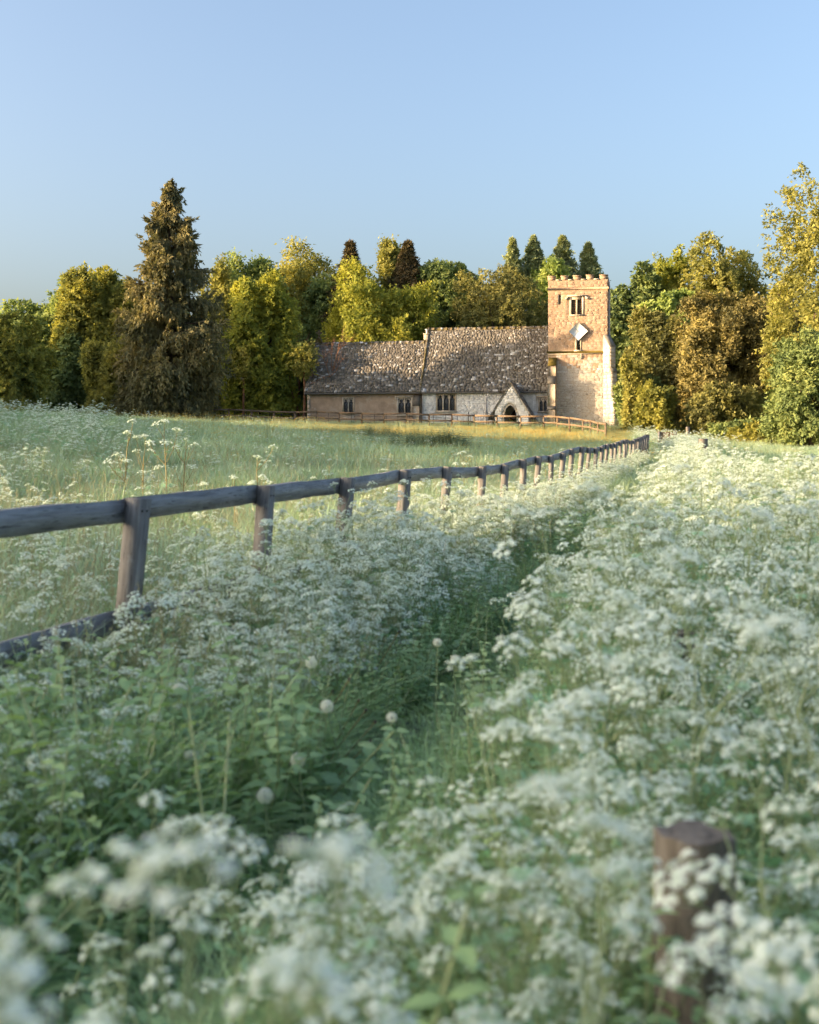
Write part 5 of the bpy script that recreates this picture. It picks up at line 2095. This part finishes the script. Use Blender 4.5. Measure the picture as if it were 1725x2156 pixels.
# docks and young leaves among the verge and the flowers
n = 1700
y = 1.6 + 13 * prng.random(n) ** 1.4
side = prng.random(n) < .6
x = np.where(side, fence_x(y) + prng.uniform(-.4, 1.3, n), path_x(y) + .5 + 3.2 * prng.random(n))
put('broad_weeds', DOCK, x, y, prng, .6, 1.15, .2, 'broad green leaves among the grass along the fence and path', 'weeds')
n = 260
y = 14 + 30 * prng.random(n)
x = path_x(y) + 3.5 + 9 * prng.random(n)
put('rough_weeds', NET, x, y, prng, .6, 1.0, .2, 'rough dark weeds at the right edge of the flowers', 'weeds')

# ---- cow parsley ---------------------------------------------------------
def cp_points():
    P = []
    rg = np.random.default_rng(12)
    # right-hand mass, from the path edge outwards
    n = 3500
    y = 1.15 + 47 * rg.random(n) ** 1.6
    wd = np.interp(y, [0, 6, 14, 20, 28, 48], [3.4, 4.4, 5.6, 3.4, 1.5, .8])
    off = .36 + wd * rg.random(n) ** 1.1
    x = path_x(y) + off
    ok = (x < .343 * y * 1.12 + .5)
    h = np.clip(rg.normal(.80, .19, n), .36, 1.12) * np.interp(off, [.3, .9, 4, 6.5], [.55, 1.0, 1.0, .85])
    ok &= (np.sin(x * 2.1 + 1.7 * np.sin(y * .9)) + np.sin(y * 1.9 - x * .8) + rg.normal(size=n) * .8 > -.75)
    ok &= ~((y < 4.6) & (off < .8) & (rg.random(n) < .5))
    for a in np.where(ok)[0]:
        P.append((x[a], y[a], h[a], 0))
    # along the fence, left verge
    n = 2300
    y = 3.0 + 40 * rg.random(n) ** 1.8
    x = fence_x(y) + rg.normal(size=n) * .46 + np.interp(y, [3, 9, 16, 30], [.35, .45, .62, .45])
    ok = (x < path_x(y) - .36) & (x > -.343 * y * 1.1 - .3) & (rg.random(n) < np.interp(y, [4, 8, 12], [.8, .9, 1])) & ~((np.abs(x / y + .232) < .045) & (y < 6.15)) & ~((x / y < -.19) & (y < 7) & (rg.random(n) < .6))
    h = rg.uniform(.5, 1.05, n) * np.interp(y, [3, 5, 7, 12, 15, 40], [.62, .72, .92, .95, .8, .75]) * np.interp(x - fence_x(y), [.3, 1.2], [1, .72])
    for a in np.where(ok)[0]:
        P.append((x[a], y[a], h[a], 1))
    # low young plants dotted over the verge
    for a in range(300):
        yy_ = 3.0 + 6.5 * rg.random() ** 1.2
        P.append((float(fence_x(yy_)) + rg.uniform(-.1, 1.2), yy_, rg.uniform(.32, .62), 1))
    for (qx, qy, qh) in ((-1.75, 4.9, .92), (-1.15, 5.4, .80), (-.85, 6.4, .95), (-.55, 7.2, 1.0), (-.2, 8.0, 1.02), (-2.0, 5.2, .85), (-.35, 6.9, .85), (.2, 9.2, 1.02)):
        P.append((qx, qy, qh, 1))
    # the sunlit bank between fence and path
    n = 260
    y = 11.5 + 9 * rg.random(n)
    x = fence_x(y) + .15 + .6 * rg.random(n)
    for a in range(n):
        P.append((x[a], y[a], rg.uniform(.5, .86), 1))
    # left meadow: scattered plants, thicker towards the far left
    n = 900
    y = 7 + 60 * rg.random(n) ** 1.0
    x = fence_x(np.minimum(y, 55)) - .5 - (.343 * y * 1.1 + fence_x(np.minimum(y, 55)) - .5) * rg.random(n) ** .6
    for a in range(n):
        if rg.random() < (.75 if x[a] < -.22 * y[a] else .34):
            P.append((x[a], y[a], rg.uniform(.45, .9), 2))
    # thick drifts at the far left crest and at the far end of the path
    for a in range(150):
        yy_ = rg.uniform(30, 58)
        P.append((-.343 * yy_ * rg.uniform(.72, 1.08), yy_, rg.uniform(.8, 1.15), 2))
    for a in range(330):
        yy_ = rg.uniform(44, 74)
        P.append((float(fence_x(min(yy_, 56))) + abs(rg.normal()) * 1.3 + (yy_ - 50) * .05 + .9, yy_, rg.uniform(.8, 1.15), 3))
    return P


cpp = cp_points()
# hand-placed plants close to the lens and in the meadow
near_cp = []
def lens_plant(px, py_, Y, hfac=1.0):
    """a plant whose top umbels reach the given view point"""
    p = D(px, py_, Y)
    near_cp.append((p.x, p.y, max(.3, (p.z - float(H(p.x, p.y))) / 1.16), 4))


cpp = [p for p in cpp if not (p[1] < 1.9 and abs(p[0]) < .62) and not (p[1] < 2.35 and abs(p[0] / p[1] - .239) < .045 and p[2] > .64)]
for a in ((150, 1760, .72), (330, 1780, .74), (420, 1930, .8), (40, 2010, .95), (235, 1720, .78), (440, 1830, .80), (660, 1690, .86), (860, 1740, 1.0), (180, 1850, 1.0), (750, 1900, 1.3), (520, 1880, 1.5), (1150, 1960, 1.4), (1060, 1900, 1.25), (60, 1930, 1.3), (1300, 1990, 1.15), (620, 1960, 1.35), (1640, 2020, 1.2), (330, 2060, 1.25), (950, 2060, 1.1)):
    lens_plant(*a)
cpp = [(p[0], p[1], min(p[2], (1.45 - .30 * p[1]) / 1.15), p[3]) if (p[1] < 4.4 and -.07 < p[0] / p[1] < .085) else p for p in cpp]
cpp = [p for p in cpp if p[2] > .2]
cpp += near_cp
# size on the picture decides who is built singly
cpp.sort(key=lambda p: p[1])
def in_view(p):
    return abs(p[0]) < .36 * p[1] + .15
singles = [p for p in cpp if in_view(p)][:300]
sid = set(map(id, singles))
rest = [p for p in cpp if id(p) not in sid]
GRP = ['flowers right of the path', 'flowers along the fence', 'flowers in the meadow', 'flowers at the path end', 'flowers before the lens']


def cp_label(x, y, g):
    """what sets this plant apart: which band of the bank it grows in"""
    px = 862 + x / y * F
    if g == 4:
        return 'blurred white cow parsley plant before the lens, ' + ('left side' if px < 560 else 'near the middle' if px < 1000 else 'right side')
    if g == 0:
        band = 'front rank' if y < 2.4 else 'second rank' if y < 3.6 else 'third rank' if y < 5.2 else 'further back'
        side = 'by the path edge' if px < 900 else 'centre right' if px < 1250 else 'towards the right edge'
        return 'white cow parsley right of the path, %s, %s' % (band, side)
    if g == 1:
        k = int(round((y - 6.1) / 1.577))
        post = 'before the nearest whole fence post' if k < 0 else 'at the nearest fence post' if k == 0 else 'at the second fence post' if k == 1 else 'at the third fence post' if k == 2 else 'at the fourth fence post' if k == 3 else 'by the farther fence posts'
        return 'white cow parsley plant on the left verge, ' + post
    if g == 2:
        return 'white cow parsley plant standing in the meadow beyond the fence'
    return 'white cow parsley plant in the drift at the far end of the path'


srng = np.random.default_rng(77)
cp_src = [q['full'] for q in CP]
for k, (x, y, h, g) in enumerate(singles):
    q = CP[int(srng.integers(0, NVAR))] if g != 4 else LENS[k % 5]
    o = empty('cow_parsley', (x, y, float(H(x, y))), srng.uniform(0, 6.28))
    o.rotation_euler = (srng.normal() * .13, srng.normal() * .13, srng.uniform(0, 6.28))
    o.scale = (h, h, h)
    lb = cp_label(x, y, g)
    tag(o, lb, 'cow parsley', 'nearest ' + GRP[g])
    link('stem', q['stem'], o)
    link('leaves', q['leaf'], o)
    for mt, v in q['um']:
        c = link('umbel', UMB_ME[v], o)
        c.matrix_local = mt
ra = np.array([(p[0], p[1], p[2]) for p in rest])
rn = len(ra)
rot = np.stack([srng.normal(size=rn) * .14, srng.normal(size=rn) * .14, srng.uniform(0, 6.283, rn)], -1)
scatter('cow_parsley_mass', cp_src, np.stack([ra[:, 0], ra[:, 1], H(ra[:, 0], ra[:, 1])], -1), rot, ra[:, 2], srng.integers(0, NVAR, rn),
        'mass of white cow parsley receding along the path', 'cow parsley')

# tall stout-stemmed plants catching the sun in the left meadow
HOG = []
for i in range(4):
    st, lf, um = cow_parsley(820 + i, 1.0, nb=5, thick=2.0, leaves=3)
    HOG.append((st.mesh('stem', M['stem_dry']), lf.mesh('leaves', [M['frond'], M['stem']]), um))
for i, (x, yt, Y, lb) in enumerate([(262, 884, 19, 'tall sunlit stout-stemmed umbellifer, leftmost in the meadow'), (300, 905, 18, 'sunlit stout-stemmed umbellifer, second from the left in the meadow'),
                                    (352, 888, 18.5, 'sunlit stout-stemmed umbellifer, third from the left in the meadow'), (385, 908, 20, 'short sunlit umbellifer right of the three tall stems'),
                                    (545, 938, 17, 'sunlit umbellifer with broad flower heads in mid meadow'), (497, 992, 14.5, 'low sunlit umbellifer just above the top rail'),
                                    (978, 952, 24, 'sunlit umbellifer above the fence near the middle'), (812, 985, 20, 'sunlit umbellifer close above the top rail, centre'), (690, 955, 24, 'small sunlit umbellifer in the middle meadow')]):
    X = DX(x, Y)
    g = float(H(X, Y))
    h = max(.5, (DZ(yt, Y) - g) / 1.0)
    a, b, um = HOG[i % 4]
    o = empty('umbellifer', (X, Y, g), srng.uniform(0, 6.28))
    o.scale = (h, h, h)
    tag(o, lb, 'umbellifer', 'sunlit plants in the meadow')
    o.scale = (h * .9, h * .9, h * .9)
    link('stem', a, o)
    link('leaves', b, o)
    for mt, v in um:
        c = link('umbel', UMB_ME[v], o)
        c.matrix_local = mt @ Matrix.Scale(1.35, 4)

# ---- dandelion clocks ----------------------------------------------------
def clock_mesh(seed):
    rg = np.random.default_rng(seed)
    mb = MB()
    n = 110
    k = np.arange(n) + .5
    ph = np.arccos(1 - 2 * k / n * .93)
    th = k * 2.39996
    d = np.stack([np.cos(th) * np.sin(ph), np.sin(th) * np.sin(ph), np.cos(ph)], -1)
    R0 = .021
    for q in range(n):
        e = d[q] * R0 * rg.uniform(.94, 1.04)
        s1 = nrm(np.cross(d[q], rg.normal(size=3)))
        s2 = np.cross(d[q], s1)
        mb.add([d[q] * .004 - s1 * .00025, d[q] * .004 + s1 * .00025, e + s1 * .00025, e - s1 * .00025], [[0, 1, 2, 3]])
        for j in range(7):
            a = j * .8976
            w = s1 * math.cos(a) + s2 * math.sin(a)
            t = np.cross(d[q], w) * .0006
            f = e + w * .0052 + d[q] * .0022
            mb.add([e - t, e + t, f + t, f - t], [[0, 1, 2, 3]])
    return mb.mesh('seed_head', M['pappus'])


CLK = [clock_mesh(i) for i in range(2)]
core = MB()
an = np.linspace(0, 2 * np.pi, 10, endpoint=False)
core.tube([(0, 0, -.006), (0, 0, -.003), (0, 0, .002), (0, 0, .005)], [.002, .0055, .005, .001], 8)
core_me = core.mesh('receptacle', M['seed'])
for i, (x, yv, Y, lb) in enumerate([(655, 1395, 5.6, 'dandelion clock on a tall stalk, highest of the clocks left of the path'), (377, 1449, 5.0, 'flattened dandelion clock by the nearest fence post'),
                                    (688, 1488, 5.0, 'round dandelion clock below the highest one'), (570, 1551, 4.7, 'dandelion clock in the middle of the cluster'),
                                    (825, 1511, 4.9, 'small dandelion clock nearest the path'), (403, 1590, 4.5, 'dandelion clock low among arching grass on the left'),
                                    (627, 1601, 4.5, 'faint greyish dandelion clock half hidden in grass'), (558, 1676, 4.2, 'lowest dandelion clock just above the blurred flowers'),
                                    (921, 1353, 6.0, 'tiny dandelion clock high on the path verge'), (957, 1388, 6.0, 'tiny dandelion clock leaning over the path')]):
    Y *= .9
    p = D(x, yv, Y)
    g = float(H(p.x, p.y))
    o = empty('dandelion_clock', (p.x, p.y, g), srng.uniform(0, 6))
    tag(o, lb, 'dandelion', 'dandelion clocks beside the path')
    hh = p.z - g
    bend = srng.normal() * .05
    MB().tube([(bend, 0, 0), (bend * .4, .01, hh * .5), (0, 0, hh)], [.0032, .0028, .0024], 5).build('stalk', M['stem'], o)
    s = .85 if i in (4, 8, 9) else 1.1
    c = link('seed_head', CLK[i % 2], o, (0, 0, hh))
    c.scale = (s, s, s * (.72 if i in (1, 5) else 1))
    c2 = link('receptacle', core_me, o, (0, 0, hh))
# spent dandelion stalks leaning together by the verge
stk = []
for i, (x, yv, Y) in enumerate([(700, 1455, 4.9), (735, 1430, 4.9), (755, 1475, 4.9), (770, 1495, 4.8), (790, 1520, 4.8), (780, 1560, 4.7), (455, 1610, 4.5), (475, 1625, 4.5), (600, 1440, 5.1), (840, 1330, 6.2)]):
    p = D(x, yv, Y)
    g = float(H(p.x, p.y))
    o = empty('spent_stalk', (p.x, p.y, g))
    tag(o, 'leaning bare dandelion stalk without a seed head on the verge', 'stalk', 'spent dandelion stalks')
    hh = p.z - g
    dx = -.16 - .1 * srng.random()
    MB().tube([(dx, srng.normal() * .05, 0), (dx * .5, 0, hh * .55), (0, 0, hh)], [.0034, .003, .0024], 5).build('stalk', M['stem_dry'], o)
    c = MB().tube([(0, 0, -.008), (0, 0, -.002), (0, 0, .004), (0, 0, .007)], [.002, .006, .005, .001], 7).build('receptacle', M['seed'], o, loc=(0, 0, hh))
